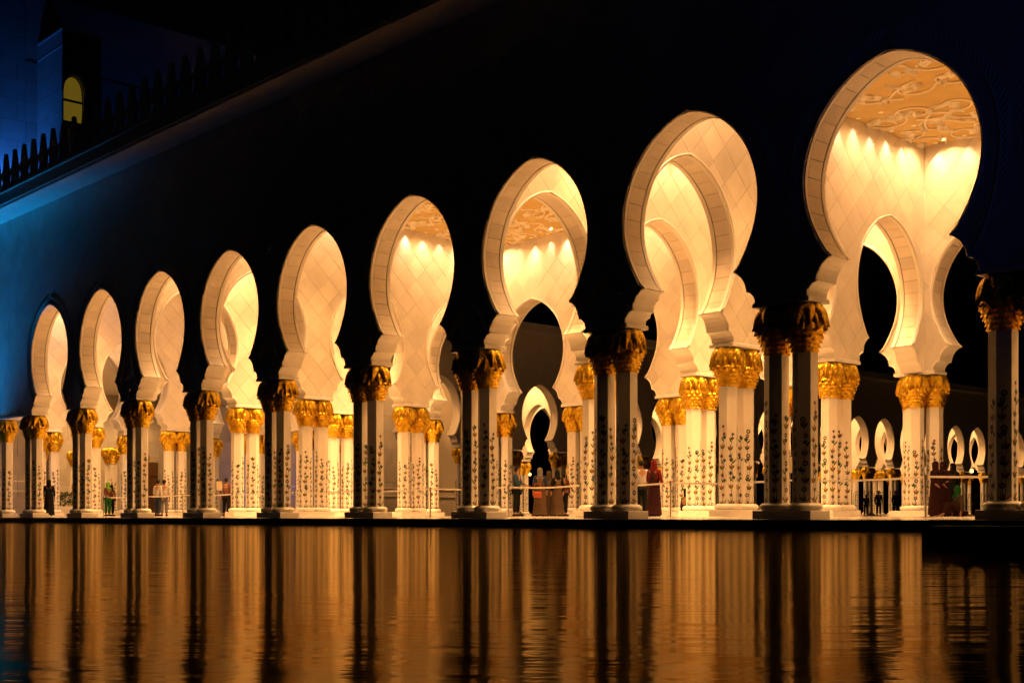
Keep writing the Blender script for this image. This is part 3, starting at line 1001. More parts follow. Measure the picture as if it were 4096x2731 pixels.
mb.box(-14, 5.33, 0.03, 1.2, -0.3, 30); mb.box(5.33, 40, 0.03, 1.2, 12.6, 30); mb.box(16.6, 40, 0.04, 1.2, -0.3, 12.6)
put('wall', mb.mesh('wall', ['joint_stone']), endb)
ashlar(endb, -3.0, 5.33, 0.0, 30.0, 1.75, 1.18)
ashlar(endb, 16.6, 33.0, 0.05, 8.31, 1.75, 1.18)
ashlar(endb, 5.33, 30.5, 15.34, 25.9, 1.75, 1.18)
mb = MB(); mb.box(-14, 5.30, -0.05, 0.02, 1.42, 1.52); mb.box(-14, 5.30, -0.05, 0.02, 1.98, 2.07); mb.box(16.65, 40, -0.05, 0.02, 1.42, 1.52); mb.box(16.65, 40, -0.05, 0.02, 1.98, 2.07)
put('dado_moulding', mb.mesh('dado_moulding', ['marble']), endb)
blk = empty('rooftop_block', (-56.9, 0, 0), R(90))
tag(blk, 'dark blue roof block with a small lit yellow pointed window', 'building')
# window face at local y=0, spans t 5.97..8.22, window t 6.0..7.15
mb = MB()
wx0, wx1, wz0, wz1, wza = 6.05, 7.2, 21.9, 23.45, 24.45
wprof = [(wx0, wz0), (wx1, wz0), (wx1, wz1)] + [((wx0 + wx1) / 2 + (wx1 - wx0) / 2 * math.cos(R(a)) * (1.0), wz1 + (wza - wz1) * math.sin(R(a)) ** 0.9) for a in (20, 40, 60, 75)] + [((wx0 + wx1) / 2, wza)] \
    + [((wx0 + wx1) / 2 - (wx1 - wx0) / 2 * math.cos(R(a)), wz1 + (wza - wz1) * math.sin(R(a)) ** 0.9) for a in (75, 60, 40, 20)] + [(wx0, wz1)]
X0w, X1w, Z0w, Z1w = 5.97, 8.22, 14.75, 26.85
nn = len(wprof)
# wall face with the window cut out, as a fan of quads to the frame of the face
def ray_rect(p):
    c = ((wx0 + wx1) / 2, 23.0)
    d = (p[0] - c[0], p[1] - c[1]); s = 1e9
    for lo, hi, k in ((X0w, X1w, 0), (Z0w, Z1w, 1)):
        if abs(d[k]) > 1e-9:
            s = min(s, ((hi if d[k] > 0 else lo) - c[k]) / d[k])
    return (c[0] + d[0] * s, c[1] + d[1] * s)
outer = [ray_rect(p) for p in wprof]
seq_in = []; seq_out = []
corners = [(X0w, Z0w), (X1w, Z0w), (X1w, Z1w), (X0w, Z1w)]
for k in range(nn):
    a, b = outer[k], outer[(k + 1) % nn]
    loop = [wprof[k], wprof[(k + 1) % nn], b]
    ext = [c for c in corners if (abs(c[0] - a[0]) < 1e-6 or abs(c[1] - a[1]) < 1e-6) and (abs(c[0] - b[0]) < 1e-6 or abs(c[1] - b[1]) < 1e-6) and not (abs(a[0] - b[0]) < 1e-6 or abs(a[1] - b[1]) < 1e-6)]
    loop += ext[:1] + [a]
    mb.add([(x, 0, z) for x, z in loop], [tuple(range(len(loop)))])
    p, q = wprof[k], wprof[(k + 1) % nn]
    mb.add([(p[0], 0, p[1]), (q[0], 0, q[1]), (q[0], 0.22, q[1]), (p[0], 0.22, p[1])], [(0, 1, 2, 3)])
mb.add([(X0w, 0, Z0w), (X0w, 3.46, Z0w), (X0w, 3.46, Z1w), (X0w, 0, Z1w)], [(0, 1, 2, 3)])
mb.add([(X1w, 0, Z0w), (X1w, 3.46, Z0w), (X1w, 3.46, Z1w), (X1w, 0, Z1w)], [(0, 1, 2, 3)])
mb.add([(X0w, 0, Z1w), (X1w, 0, Z1w), (X1w, 3.46, Z1w), (X0w, 3.46, Z1w)], [(0, 1, 2, 3)])
put('wall', mb.mesh('wall', ['ashlar']), blk)
mb = MB(); mb.box(X0w - 0.02, X1w + 0.02, -0.03, 3.4, Z1w - 0.9, Z1w - 0.82); mb.box(X0w - 0.03, X1w + 0.03, -0.04, 3.4, Z1w, Z1w + 0.12)
put('roof_moulding', mb.mesh('roof_moulding', ['marble']), blk)
mb = MB()
for z in [15.34 + 1.18 * k for k in range(10)]:
    mb.box(X0w - 0.004, X0w, 0.0, 3.4, z, z + 0.014)
put('stone_joints', mb.mesh('stone_joints', ['groove_stone']), blk)
wn = empty('window'); wn.parent = blk
mb = MB(); mb.add([(x, 0.20, z) for x, z in wprof], [tuple(range(nn))])
put('window_pane', mb.mesh('window_pane', ['window_glow']), blk)
mb = MB(); mb.tube([(x, 0.17, z) for x, z in wprof + wprof[:1]], 0.045, 4); mb.box(wx0, wx1, 0.13, 0.19, 23.02, 23.14)
put('window_frame', mb.mesh('window_frame', ['dark_metal']), blk)
mb = MB(); mb.tube([((wx0 + wx1) / 2 + (x - (wx0 + wx1) / 2) * 1.14, -0.02, z + (0.1 if z > wz1 else 0)) for x, z in wprof[2:]], 0.05, 6)
put('window_surround', mb.mesh('window_surround', ['marble']), blk)
bpy.data.objects.remove(wn)

# end hall behind the opening of the stone building
eh = empty('end_hall_wall', (-84.0, 0, 0), R(90))
tag(eh, 'warm lit stone wall with a wooden door and patterned screen at the far end', 'wall')
mb = MB(); mb.box(-2, 34, 0.03, 0.6, -0.2, 10)
put('wall', mb.mesh('wall', ['joint_stone']), eh)
ashlar(eh, 8.0, 30.0, 0.05, 8.31, 2.2, 1.18)
def door(x0, x1, z1):
    d = put('door_frame', (lambda m: (m.box(x0, x1, -0.09, 0.02, 0.05, z1), m)[1])(MB()).mesh('door_frame', ['wood']), eh)
    m = MB()
    for a in range(2):
        for b in range(4):
            m.box(x0 + 0.15 + a * (x1 - x0) / 2, x0 - 0.12 + (a + 1) * (x1 - x0) / 2, -0.13, -0.09, 0.2 + b * z1 / 4.3, -0.1 + (b + 1) * z1 / 4.3)
    put('door_panel', m.mesh('door_panel', ['wood']), d)
door(22.6, 25.4, 4.4)
def screen(x0, x1, z0, z1):
    m = MB(); m.box(x0, x1, -0.10, 0.02, z0, z1); s = put('screen_panel', m.mesh('screen_panel', ['lattice_dark']), eh)
    m = MB(); r2 = random.Random(4)
    nz = int((z1 - z0) / 0.33); nx = int((x1 - x0) / 0.33)
    for a in range(nx):
        for b in range(nz):
            cx = x0 + (a + 0.5) * (x1 - x0) / nx; cz = z0 + (b + 0.5) * (z1 - z0) / nz
            M = Matrix.Translation((cx, -0.115, cz)) @ Matrix.Rotation(R(45), 4, 'Y')
            m.box(-0.10, 0.10, -0.01, 0.01, -0.025, 0.025, 0, M); m.box(-0.025, 0.025, -0.012, 0.012, -0.10, 0.10, 0, M)
    put('screen_tracery', m.mesh('screen_tracery', ['lattice']), s)
screen(14.6, 16.6, 1.6, 6.4)
m = MB(); m.box(-84, -61, 5.5, 30, 9.6, 9.9)
o = put('end_hall_ceiling', m.mesh('end_hall_ceiling', ['marble'])); tag(o, 'plain pale ceiling over the end hall behind the arcade', 'ceiling')
for (X, Yy) in ((-70.4, 15.1), (-70.4, 10.2), (-76.0, 15.1), (-76.0, 20.0), (-66.0, 20.5)):
    root = empty('column_pair', (X, Yy, FLOOR_IN), 0)
    tag(root, 'distant lit column pair in the end hall behind the stone wall', 'columns', 'column pairs in the end hall')
    put('plinth', plinth(0.755, 0.365), root)
    for k, a in enumerate((-0.372, 0.372)): column(root, a, 0, FLOOR_IN, 1, k)
for (X, Yy, W_) in ((-66, 12.6, 2600), (-72, 12.6, 2600), (-78, 12.6, 2600), (-81, 18, 2600), (-81, 23, 2600), (-68, 20, 1800)):
    d = put('ceiling_lamp', DL, None, (X, Yy, 9.596)); tag(d, 'small recessed lamp in the ceiling of the end hall', 'lamp', 'end hall lamps')
    l = bpy.data.lights.new('hall_lamp', 'SPOT'); l.energy = W_; l.color = WARM; l.shadow_soft_size = 0.1; l.spot_size = R(150); l.spot_blend = 1.0
    ob = bpy.data.objects.new('ceiling_lamp_beam', l); link(ob, d); ob.location = (0, 0, -0.05)
# planter by the screen
m = MB(); m.box(-0.9, 0.9, -0.3, 0.3, 0, 0.55); m2 = MB()
pl = put('planter', m.mesh('planter', ['marble']), None, (-60.9 + 1.9, 6.9, FLOOR_IN), R(90)); tag(pl, 'green clipped shrub in a pale stone planter by the end wall', 'planter')
r3 = random.Random(5)
for k in range(420):
    a = Vector((r3.uniform(-.85, .85), r3.uniform(-.3, .3), 0.5 + r3.random() ** 0.7 * 0.85))
    n = Vector((r3.uniform(-1, 1), r3.uniform(-1, 1), r3.uniform(-.2, 1))).normalized()
    u = n.orthogonal().normalized() * 0.075; v = n.cross(u) * 0.6
    m2.add([a - u, a + v, a + u, a - v], [(0, 1, 2, 3)])
tag(put('foliage', m2.mesh('foliage', ['hedge']), pl), kind='stuff')

# ------------------------------------------------------------------ arcade across the courtyard (plane x = -54)
FB = 4.62
FDP = 4.6
far = empty('courtyard_arcade', (-54.0, 0, 0), R(90))     # local x -> world y, outer face towards +x
tag(far, 'distant dark arcade across the courtyard with small glowing arches', 'building')
fy = [39.75 + FB * k for k in range(-3, 18)]
fws = FB / B
fb = [(y - FB / 2, y + FB / 2, y) for y in fy]
FM = ('marble', 'marble', 'voussoir_stone')
put('front_wall', wall_core('front_wall', fb, [], fws, 0.0, T, zt=13.0, mats=FM), far)
FBK = 3 * FDP
put('back_wall', wall_core('back_wall', fb, [], fws, FBK, FBK + T, zt=12.0, mats=FM), far)
m = MB(); m.box(fb[0][0], fb[-1][1], 0.3, FBK + 0.3, 12.0, 12.3); put('ceiling', m.mesh('ceiling', ['marble']), far)
m = MB(); m.box(fb[0][0], fb[-1][1], -0.9, T, 13.0, 13.6); put('cornice', m.mesh('cornice', ['marble']), far)
for y in fy:
    for (kk, yl) in (('front', 0), ('back', 0), ('bead', 0), ('front', FBK), ('bead', FBK)):
        put('arch_trim' if kk != 'bead' else 'arch_moulding', KIT_X[kk], far, (y, yl, 0), 0, (fws, 1, 1))
FX = [m_ for m_ in range(-3, 19) if m_ % 4 in (0, 3)]      # cross walls on these pier lines
for m_ in FX:
    yy = 39.75 - FB / 2 + FB * m_
    cb = [(max(T + 0.01, T / 2 + FDP * j), min(FBK - 0.01, T / 2 + FDP * (j + 1)), T / 2 + FDP * (j + 0.5)) for j in range(3)]
    cw = put('cross_wall', wall_core('cross_wall', cb, [], FDP / B, -T / 2, T / 2, zt=12.0, mats=FM), far, (yy, 0, 0), R(90))
    for (a_, b_, c_) in cb:
        put('arch_moulding', KIT_Y['bead'], cw, (c_, -T / 2, 0))
for m_ in range(-3, 19):
    yy = 39.75 - FB / 2 + FB * m_
    for j in range(4):
        if j in (1, 2) and m_ not in FX: continue
        root = empty('column_pair', (-54.0 - T / 2 - FDP * j, yy, 0.046), 0 if j in (1, 2) else R(90))
        if j == 0: tag(root, 'tiny shadowed column pair on the courtyard side of the distant arcade', 'columns', 'front columns of the far arcade')
        else: tag(root, 'tiny lit column pair inside the distant arcade', 'columns', 'inner columns of the far arcade')
        put('plinth', plinth(0.755, 0.365), root)
        for q, a in enumerate((-0.36, 0.36)):
            put('column_base', BASE, root, (a, 0, 0.185)); sh = put('shaft', SH[FLOOR_IN], root, (a, 0, -FLOOR_IN)); put('flower_inlay', INLAY[q], sh)
            put('capital', CAP_FULL, root, (a, 0, CZ - FLOOR_IN), q)
fl = bpy.data.lights.new('far_spot', 'SPOT'); fl.energy = 1500; fl.color = WARM; fl.spot_size = R(160); fl.spot_blend = 0.6; fl.shadow_soft_size = 0.12
for k, y in enumerate(fy):
    for yl in (1.9, 7.0, 12.2):
        d = put('downlight', DL, far, (y, yl, 11.99))
        o = bpy.data.objects.new('downlight_beam', fl); link(o, d); o.location = (0, 0, -0.05)

# ------------------------------------------------------------------ lamps outside
def floodlight(name, label, loc, target, W, color, size, group=None, pole=0.2):
    root = empty(name, loc); tag(root, label, 'floodlight', group)
    d = Vector(target) - Vector(loc)
    q = d.to_track_quat('-Z', 'Y')
    m = MB(); m.bbox(-0.16, 0.16, -0.12, 0.12, 0.0, 0.13, 0.02)
    h = put('housing', m.mesh('housing', ['dark_metal']), root); h.rotation_euler = q.to_euler(); h.location = (0, 0, pole + 0.02)
    m = MB(); m.box(-0.03, 0.03, -0.03, 0.03, 0.0, pole); m.box(-0.12, 0.12, -0.1, 0.1, 0.0, 0.02)
    put('bracket', m.mesh('bracket', ['dark_metal']), root)
    l = bpy.data.lights.new(name, 'SPOT'); l.energy = W; l.color = color; l.spot_size = R(size); l.spot_blend = 0.9; l.shadow_soft_size = 0.1
    o = bpy.data.objects.new(name + '_beam', l); link(o, h); o.location = (0, 0, -0.03)
BLUE = (0.0, 0.30, 1.0)
floodlight('floodlight', 'blue floodlight at the pool corner washing the end of the front wall', (-55.6, -1.75, -0.0), (-53.0, -0.4, 8.0), 10000, (0.0, 0.33, 1.0), 84)
floodlight('floodlight', 'small added blue light at the foot of the corner columns', (-53.6, -0.75, 0.0), (-50.5, 0.2, 2.2), 420, (0.0, 0.33, 1.0), 70)  # extra light added to bring blue back onto the corner columns
floodlight('floodlight', 'blue floodlight beside the pool kerb aimed at the biggest arch', (16.5, -9.0, -0.0), (5.4, 0, 8.0), 280, (0.02, 0.13, 1.0), 52)
floodlight('floodlight', 'blue floodlight on the end roof washing the stone building', (-59.2, 3.9, 14.95), (-60.4, 3.9, 19.2), 1300, (0.02, 0.19, 1.0), 120, pole=2.2)
floodlight('floodlight', 'dim blue floodlight on the end roof right of the lit window', (-58.4, 14.0, 14.95), (-60.4, 14.5, 21.0), 450, (0.0, 0.14, 1.0), 140)
floodlight('floodlight', 'dim blue floodlight on the end roof farthest from the lit window', (-58.4, 24.0, 14.95), (-60.4, 24.5, 22.0), 350, (0.0, 0.14, 1.0), 140)
floodlight('floodlight', 'blue floodlight in the courtyard washing the stone end wall', (-56.5, 20.5, 0.05), (-60.4, 21.5, 2.6), 260, (0.22, 0.30, 1.0), 120)
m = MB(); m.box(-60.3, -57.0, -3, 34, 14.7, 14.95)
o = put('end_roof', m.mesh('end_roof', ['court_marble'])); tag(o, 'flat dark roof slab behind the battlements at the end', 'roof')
def street_lamp(X, Yy, h, label):
    root = empty('street_lamp', (X, Yy, 0.046)); tag(root, label, 'lamp', 'far street lamps')
    m = MB(); m.lathe([(0.09, 0), (0.06, h)], 8); put('pole', m.mesh('pole', ['dark_metal']), root)
    m = MB(); m.lathe([(0.0, h - 0.02), (0.16, h + 0.06), (0.19, h + 0.2), (0.12, h + 0.34), (0.0, h + 0.38)], 10); put('lamp_head', m.mesh('lamp_head', ['lamp_glow']), root)
def wp(xp, Y):     # photo pixel column and view depth -> world x, y
    X = (xp - 2048) / 5033.6 * Y
    th = 0.7448288
    s = -math.sin(th) * (X - 9.3736) + math.cos(th) * (Y - 23.5258); t = math.cos(th) * (X - 9.3736) + math.sin(th) * (Y - 23.5258)
    return -s, t
for xp, yp, Y in ((2109, 1898, 150), (2119, 1898, 152), (2266, 1881, 130), (3887, 1885, 128)):
    x_, y_ = wp(xp, Y)
    street_lamp(x_, y_, (2061.35 - yp) * Y / 5033.6 - 0.1, 'small orange glowing street lamp far across the courtyard')

# ------------------------------------------------------------------ belt barriers
PY = 4.7
mpost = MB(); mpost.lathe([(0.0, 0.0), (0.17, 0.0), (0.17, 0.012), (0.06, 0.03), (0.028, 0.035), (0.028, 0.90), (0.036, 0.90), (0.036, 1.02), (0.0, 1.03)], 14)
POST = mpost.mesh('post', ['steel'])
posts = [-1.5, 4.47, 8.4, 12.19, 15.9, 19.2, 23.0, 27.4, 31.8, 36.2, 40.6, 45.0, 49.2]
for k, s in enumerate(posts):
    root = empty('belt_barrier', (-s, PY + 0.12 * math.sin(k * 1.7), 0.032))
    tag(root, 'steel post with pale belt behind the front columns, %s from the end wall' % ORD[len(posts) - k], 'barrier', 'belt barriers behind the front columns')
    put('post', POST, root)
    if k + 1 < len(posts):
        e = Vector((-(posts[k + 1] - s), PY + 0.12 * math.sin((k + 1) * 1.7) - (PY + 0.12 * math.sin(k * 1.7)), 0))
        V = []; F = []
        for q in range(9):
            u = q / 8; p = e * (0.01 + 0.98 * u); dz = -0.05 * 4 * u * (1 - u)
            V += [(p.x, p.y - 0.002, 0.945 + dz), (p.x, p.y - 0.002, 0.995 + dz), (p.x, p.y + 0.002, 0.995 + dz), (p.x, p.y + 0.002, 0.945 + dz)]
        for q in range(8):
            for c in range(4): F.append((q * 4 + c, q * 4 + (c + 1) % 4, q * 4 + 4 + (c + 1) % 4, q * 4 + 4 + c))
        put('belt', mesh_data('belt', V, F, ['belt_fabric']), root)
def info_stand(X, Yy, rz, label):
    root = empty('sign_stand', (X, Yy, 0.04), rz); tag(root, label, 'sign', 'small sign stands')
    m = MB(); m.lathe([(0.0, 0), (0.16, 0), (0.16, 0.012), (0.02, 0.03), (0.02, 1.15), (0, 1.15)], 12); put('post', m.mesh('post', ['steel']), root)
    m = MB(); m.box(-0.16, 0.16, -0.015, 0.015, 1.15, 1.62); b = put('sign_frame', m.mesh('sign_frame', ['dark_metal']), root)
    m = MB(); m.box(-0.135, 0.135, -0.019, -0.014, 1.175, 1.595); put('sign_sheet', m.mesh('sign_sheet', ['paper']), b)
x_, y_ = wp(3160, 33.5); info_stand(x_, y_, R(45), 'small framed sign on a steel post seen between the columns beside the two biggest arches')
x_, y_ = wp(878, 57.0); info_stand(x_, y_, R(45), 'small framed sign on a steel post near the couple in pale clothes')

# ------------------------------------------------------------------ people
def skinned(name, joints, edges, radii, mat, parent, root=0, sub=1):
    me = bpy.data.meshes.new(name)
    me.from_pydata([tuple(j) for j in joints], edges, [])
    me.materials.append(MATS[mat])
    o = bpy.data.objects.new(name, me); link(o, parent)
    o.modifiers.new('skin', 'SKIN')
    for k, r in enumerate(radii):
        sv = me.skin_vertices[0].data[k]
        sv.radius = (r, r) if not isinstance(r, tuple) else r
        sv.use_root = (k == root)
    s = o.modifiers.new('sub', 'SUBSURF'); s.levels = sub; s.render_levels = sub
    for m in o.modifiers:
        if m.type == 'SKIN': m.use_smooth_shade = True
    return o
def loft(rings, n=14):
    V = []; F = []
    for (cx, cy_, z, rx, ry) in rings:
        for k in range(n):
            a = 2 * math.pi * k / n
            V.append((cx + rx * math.cos(a), cy_ + ry * math.sin(a), z))
    for i in range(len(rings) - 1):
        for k in range(n): F.append((i * n + k, i * n + (k + 1) % n, (i + 1) * n + (k + 1) % n, (i + 1) * n + k))
    F.append(tuple(range(n))[::-1]); F.append(tuple((len(rings) - 1) * n + k for k in range(n)))
    return V, F
def person(xp, Y, h, label, top, bottom, hair='hair', robe=False, scarf=None, rz=0.0, arms=0.0, zf=FLOOR_IN, sit=False, bag=None):
    """faces local -y; arms: 0 hanging .. 1 forearms raised in front"""
    X, Yy = wp(xp, Y)
    k = h / 1.75
    root = empty('person', (X, Yy, zf + (0.0 if zf != 0.046 else 0)), rz); root.scale = (k, k, k)
    tag(root, label, 'person')
    if sit:
        pel = Vector((0, 0.05, 0.14)); kn = [(0.16, -0.42, 0.42), (-0.16, -0.42, 0.42)]; an = [(0.14, -0.62, 0.06), (-0.14, -0.62, 0.06)]; lean = -0.10; zoff = -0.82
    else:
        pel = Vector((0, 0, 0.95)); kn = [(0.10, -0.02, 0.51), (-0.10, 0.02, 0.51)]; an = [(0.105, 0.03, 0.09), (-0.11, 0.05, 0.09)]; lean = 0.0; zoff = 0.0
    ch = pel + Vector((0, lean * 0.6, 0.38)); nk = pel + Vector((0, lean, 0.56)); hd = pel + Vector((0, lean - 0.02, 0.70)); tp = pel + Vector((0, lean - 0.01, 0.77))
    J = [pel, ch, nk, hd, tp]; E = [(0, 1), (1, 2), (2, 3), (3, 4)]; RR = [(0.15, 0.12), (0.165, 0.115), (0.055, 0.055), (0.078, 0.095), (0.062, 0.075)]
    hands = []
    for sgn in (1, -1):
        sh = nk + Vector((sgn * 0.185, 0.0, -0.075)); el = sh + Vector((sgn * 0.06, 0.03 - 0.10 * arms, -0.28)); wr = el + Vector((-sgn * 0.04 * arms, -0.05 - 0.20 * arms, -0.24 + 0.20 * arms))
        b = len(J)
        J += [sh, el, wr]; E += [(1, b), (b, b + 1), (b + 1, b + 2)]; RR += [0.062, 0.045, 0.030]
        pm = wr + (wr - el).normalized() * 0.07
        J.append(pm); E.append((b + 2, b + 3)); RR.append((0.036, 0.020))
        for q in range(4):
            tip = pm + (wr - el).normalized() * (0.085 - 0.012 * abs(q - 1)) + Vector((0.0, -0.012, 0)) + Vector((0, 1, 0)).cross((wr - el).normalized()) * (q - 1.5) * 0.021
            J.append(tip); E.append((b + 3, len(J) - 1)); RR.append(0.0085)
        th = wr + (wr - el).normalized() * 0.06 + Vector((-sgn * 0.03, -0.045, 0))
        J.append(th); E.append((b + 2, len(J) - 1)); RR.append(0.010)
    legs = []
    for sgn, q in ((1, 0), (-1, 1)):
        b = len(J)
        hp = pel + Vector((sgn * 0.09, 0, -0.06)); knv, anv = Vector(kn[q]), Vector(an[q])
        toe = anv + Vector((0, -0.17, -0.05)); heel = anv + Vector((0, 0.05, -0.05))
        J += [hp, knv, anv, toe]; E += [(0, b), (b, b + 1), (b + 1, b + 2), (b + 2, b + 3)]; RR += [0.09, 0.06, 0.042, (0.038, 0.03)]
        legs.append((hp, knv, anv))
    skinned('body', J, E, RR, 'skin', root)
    # face: nose and eyes as small relief
    m = MB()
    f = hd + Vector((0, -0.098, 0.0))
    m.add([f + Vector((-0.012, 0.012, 0.03)), f + Vector((0.012, 0.012, 0.03)), f + Vector((0.016, 0.012, -0.015)), f + Vector((-0.016, 0.012, -0.015)), f + Vector((0, -0.016, -0.012))], [(0, 1, 4), (1, 2, 4), (2, 3, 4), (3, 0, 4)])
    put('nose', m.mesh('nose', ['skin']), root)
    m = MB()
    for sgn in (-1, 1): m.box(f.x + sgn * 0.032 - 0.011, f.x + sgn * 0.032 + 0.011, f.y + 0.004, f.y + 0.02, f.z + 0.022, f.z + 0.032)
    m.box(f.x - 0.022, f.x + 0.022, f.y + 0.002, f.y + 0.02, f.z - 0.046, f.z - 0.038)
    put('face_features', m.mesh('face_features', ['hair']), root)
    # clothes
    sl = []
    for sgn in (1, -1):
        sh = nk + Vector((sgn * 0.185, 0.0, -0.075)); el = sh + Vector((sgn * 0.06, 0.03 - 0.10 * arms, -0.28)); wr = el + Vector((-sgn * 0.04 * arms, -0.05 - 0.20 * arms, -0.24 + 0.20 * arms))
        sl.append((sh, el, el.lerp(wr, 0.85)))
    J2 = [pel + Vector((0, 0, -0.10)) if not sit else pel, pel + Vector((0, lean * .3, 0.16)), ch, nk + Vector((0, 0, -0.03))]
    E2 = [(0, 1), (1, 2), (2, 3)]; R2 = [(0.178, 0.145), (0.168, 0.132), (0.182, 0.132), (0.075, 0.07)]
    for (a, b_, c) in sl:
        q = len(J2); J2 += [a, b_, c]; E2 += [(2, q), (q, q + 1), (q + 1, q + 2)]; R2 += [0.076, 0.062, 0.052]
    skinned('shirt' if not robe else 'robe_top', J2, E2, R2, top, root)
    if robe and not sit:
        V, F = loft([(0, 0.01, 0.05, 0.29, 0.25), (0, 0.01, 0.06, 0.28, 0.24), (0, 0.01, 0.35, 0.245, 0.205), (0, 0, 0.70, 0.215, 0.175), (0, 0, 0.98, 0.195, 0.155), (0, 0, 1.20, 0.17, 0.135), (0, 0, 1.40, 0.165, 0.11)])
        V = [(x + 0.012 * math.sin(9 * math.atan2(y, x)) * max(0, 1 - z), y + 0.012 * math.cos(9 * math.atan2(y, x)) * max(0, 1 - z), z) for x, y, z in V]
        put('robe', mesh_data('robe', V, F, [bottom], smooth=True), root)
    else:
        J3 = [pel + Vector((0, 0, 0.02))]; E3 = []; R3 = [(0.165, 0.135)]
        for (a, b_, c) in legs:
            q = len(J3); J3 += [a, b_, c + Vector((0, 0, 0.03))]; E3 += [(0, q), (q, q + 1), (q + 1, q + 2)]; R3 += [0.108, 0.085, 0.075]
        skinned('trousers', J3, E3, R3, bottom, root)
    z0 = hd
    if scarf:
        V, F = loft([(0, z0.y + 0.0, z0.z - 0.27, 0.17, 0.13), (0, z0.y + 0.005, z0.z - 0.17, 0.12, 0.11), (0, z0.y + 0.02, z0.z - 0.10, 0.098, 0.105), (0, z0.y + 0.025, z0.z, 0.105, 0.108), (0, z0.y + 0.02, z0.z + 0.08, 0.098, 0.105), (0, z0.y + 0.015, z0.z + 0.125, 0.062, 0.07), (0, z0.y + 0.01, z0.z + 0.14, 0.02, 0.02)])
        put('headscarf', mesh_data('headscarf', V, F, [scarf], smooth=True), root)
    else:
        V, F = loft([(0, z0.y + 0.04, z0.z - 0.05, 0.075, 0.075), (0, z0.y + 0.035, z0.z + 0.03, 0.090, 0.088), (0, z0.y + 0.015, z0.z + 0.085, 0.086, 0.098), (0, z0.y + 0.01, z0.z + 0.12, 0.055, 0.065), (0, z0.y + 0.01, z0.z + 0.13, 0.015, 0.02)])
        put('hair', mesh_data('hair', V, F, [hair], smooth=True), root)
    if not sit:
        m = MB()
        for (hp, knv, anv) in legs:
            m.bbox(anv.x - 0.045, anv.x + 0.045, anv.y - 0.21, anv.y + 0.07, 0.0, 0.09, 0.03)
        put('shoes', m.mesh('shoes', ['black_cloth']), root)
    return root
CAMR = R(47.3)
person(196, 60.5, 1.72, 'person all in black standing behind the blue lit corner columns', 'black_cloth', 'black_cloth', robe=True, scarf='black_cloth', rz=CAMR + R(200))
person(432, 62.5, 1.66, 'person in bright green headscarf and green trousers', 'brown_cloth', 'deep_green_cloth', scarf='green_cloth', rz=CAMR + R(60), arms=0.6)
person(446, 63.6, 1.55, 'person in dark clothes close behind the green headscarf', 'brown_cloth', 'black_cloth', rz=CAMR + R(60), scarf='black_cloth')
person(632, 59.6, 1.70, 'person in pale shirt and blue trousers seen from behind', 'white_cloth', 'navy_cloth', rz=CAMR + R(150))
person(657, 60.2, 1.72, 'person in pale shirt and light trousers next to the one in blue trousers', 'white_cloth', 'grey_cloth', rz=CAMR + R(190))
person(905, 57.6, 1.72, 'person in rose shirt and dark trousers in the middle hall', 'rose_cloth', 'black_cloth', rz=CAMR + R(170))
person(931, 58.4, 1.74, 'person in brown shirt beside the rose shirt', 'brown_cloth', 'maroon_cloth', rz=CAMR + R(200))
person(2068, 44.5, 1.74, 'person in blue shirt and dark trousers with folded arms', 'blue_cloth', 'black_cloth', rz=CAMR + R(70), arms=0.9)
person(2160, 45.5, 1.72, 'person with grey headscarf and orange red bag among the group', 'navy_cloth', 'tan_cloth', robe=True, scarf='grey_cloth', rz=CAMR + R(180))
person(2196, 46.5, 1.64, 'person in tan robe standing in the group behind the belt', 'tan_cloth', 'tan_cloth', robe=True, scarf='tan_cloth', rz=CAMR + R(160))
person(2230, 46.0, 1.66, 'person in pale skirt and dark top in the group behind the belt', 'black_cloth', 'tan_cloth', robe=True, scarf='black_cloth', rz=CAMR + R(200))
person(2256, 47.2, 1.60, 'person in dark trousers at the edge of the group', 'brown_cloth', 'black_cloth', rz=CAMR + R(150))
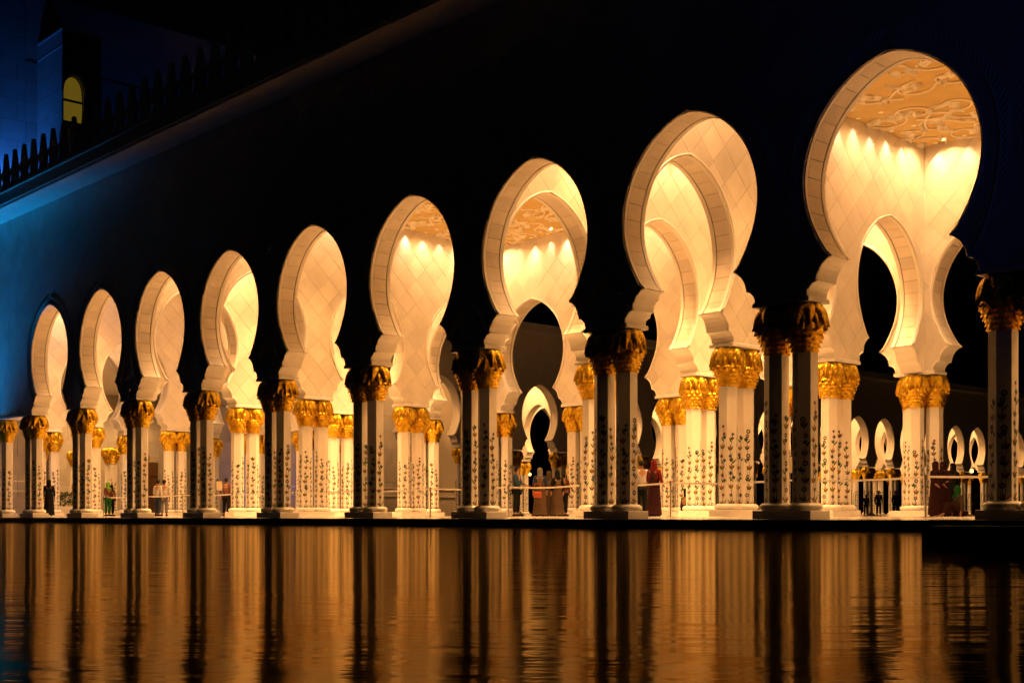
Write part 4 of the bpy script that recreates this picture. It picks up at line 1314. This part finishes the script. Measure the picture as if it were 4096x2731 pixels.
person(2566, 39.6, 1.74, 'person in white shirt turned away by the shadowed columns', 'white_cloth', 'black_cloth', rz=CAMR + R(190))
person(2616, 38.2, 1.68, 'person in long dark red robe and red headscarf', 'red_cloth', 'maroon_cloth', robe=True, scarf='red_cloth', rz=CAMR + R(140), arms=0.5)
person(2742, 43.5, 1.75, 'person in black sitting on the floor against a plinth', 'black_cloth', 'black_cloth', sit=True, scarf='black_cloth', rz=CAMR + R(120))
person(3742, 38.6, 1.66, 'person in dark maroon robe and scarf standing by the corner columns', 'maroon_cloth', 'maroon_cloth', robe=True, scarf='maroon_cloth', rz=CAMR + R(40), arms=0.5)
person(3772, 39.3, 1.68, 'person in maroon robe with raised arms beside the other maroon robe', 'maroon_cloth', 'maroon_cloth', robe=True, scarf='maroon_cloth', rz=CAMR + R(-30), arms=1.0)
person(3812, 40.0, 1.66, 'person in black robe next to the pair in maroon', 'black_cloth', 'black_cloth', robe=True, scarf='black_cloth', rz=CAMR + R(-60))
person(3836, 38.4, 1.70, 'person sitting on the floor in tan and green clothes by the maroon robes', 'tan_cloth', 'maroon_cloth', sit=True, scarf='deep_green_cloth', rz=CAMR + R(-80))
for xp, Y, h, lb in ((3464, 96, 1.62, 'small dark silhouetted person out in the courtyard near the belt'), (3515, 88, 1.75, 'dark silhouetted person standing alone out in the courtyard'),
                     (3583, 90, 1.78, 'dark silhouetted person next to the lit corner columns out in the courtyard'), (3903, 92, 1.76, 'dark silhouetted person leaning beside a far lit column')):
    person(xp, Y, h, lb, 'black_cloth', 'black_cloth', rz=CAMR, zf=0.046)
# bag held in the group
m = MB(); m.bbox(-0.15, 0.15, -0.07, 0.07, 0.0, 0.22, 0.05); m.tube([(-0.12, 0, 0.33), (-0.1, 0, 0.5), (0.1, 0, 0.5), (0.12, 0, 0.33)], 0.015, 6)
x_, y_ = wp(2150, 45.0); o = put('shoulder_bag', m.mesh('shoulder_bag', ['orange_cloth']), None, (x_, y_, 0.72), CAMR); tag(o, 'orange red shoulder bag carried in the group behind the belt', 'bag')
print('downlights', NL[0], 'objects', len(bpy.data.objects))
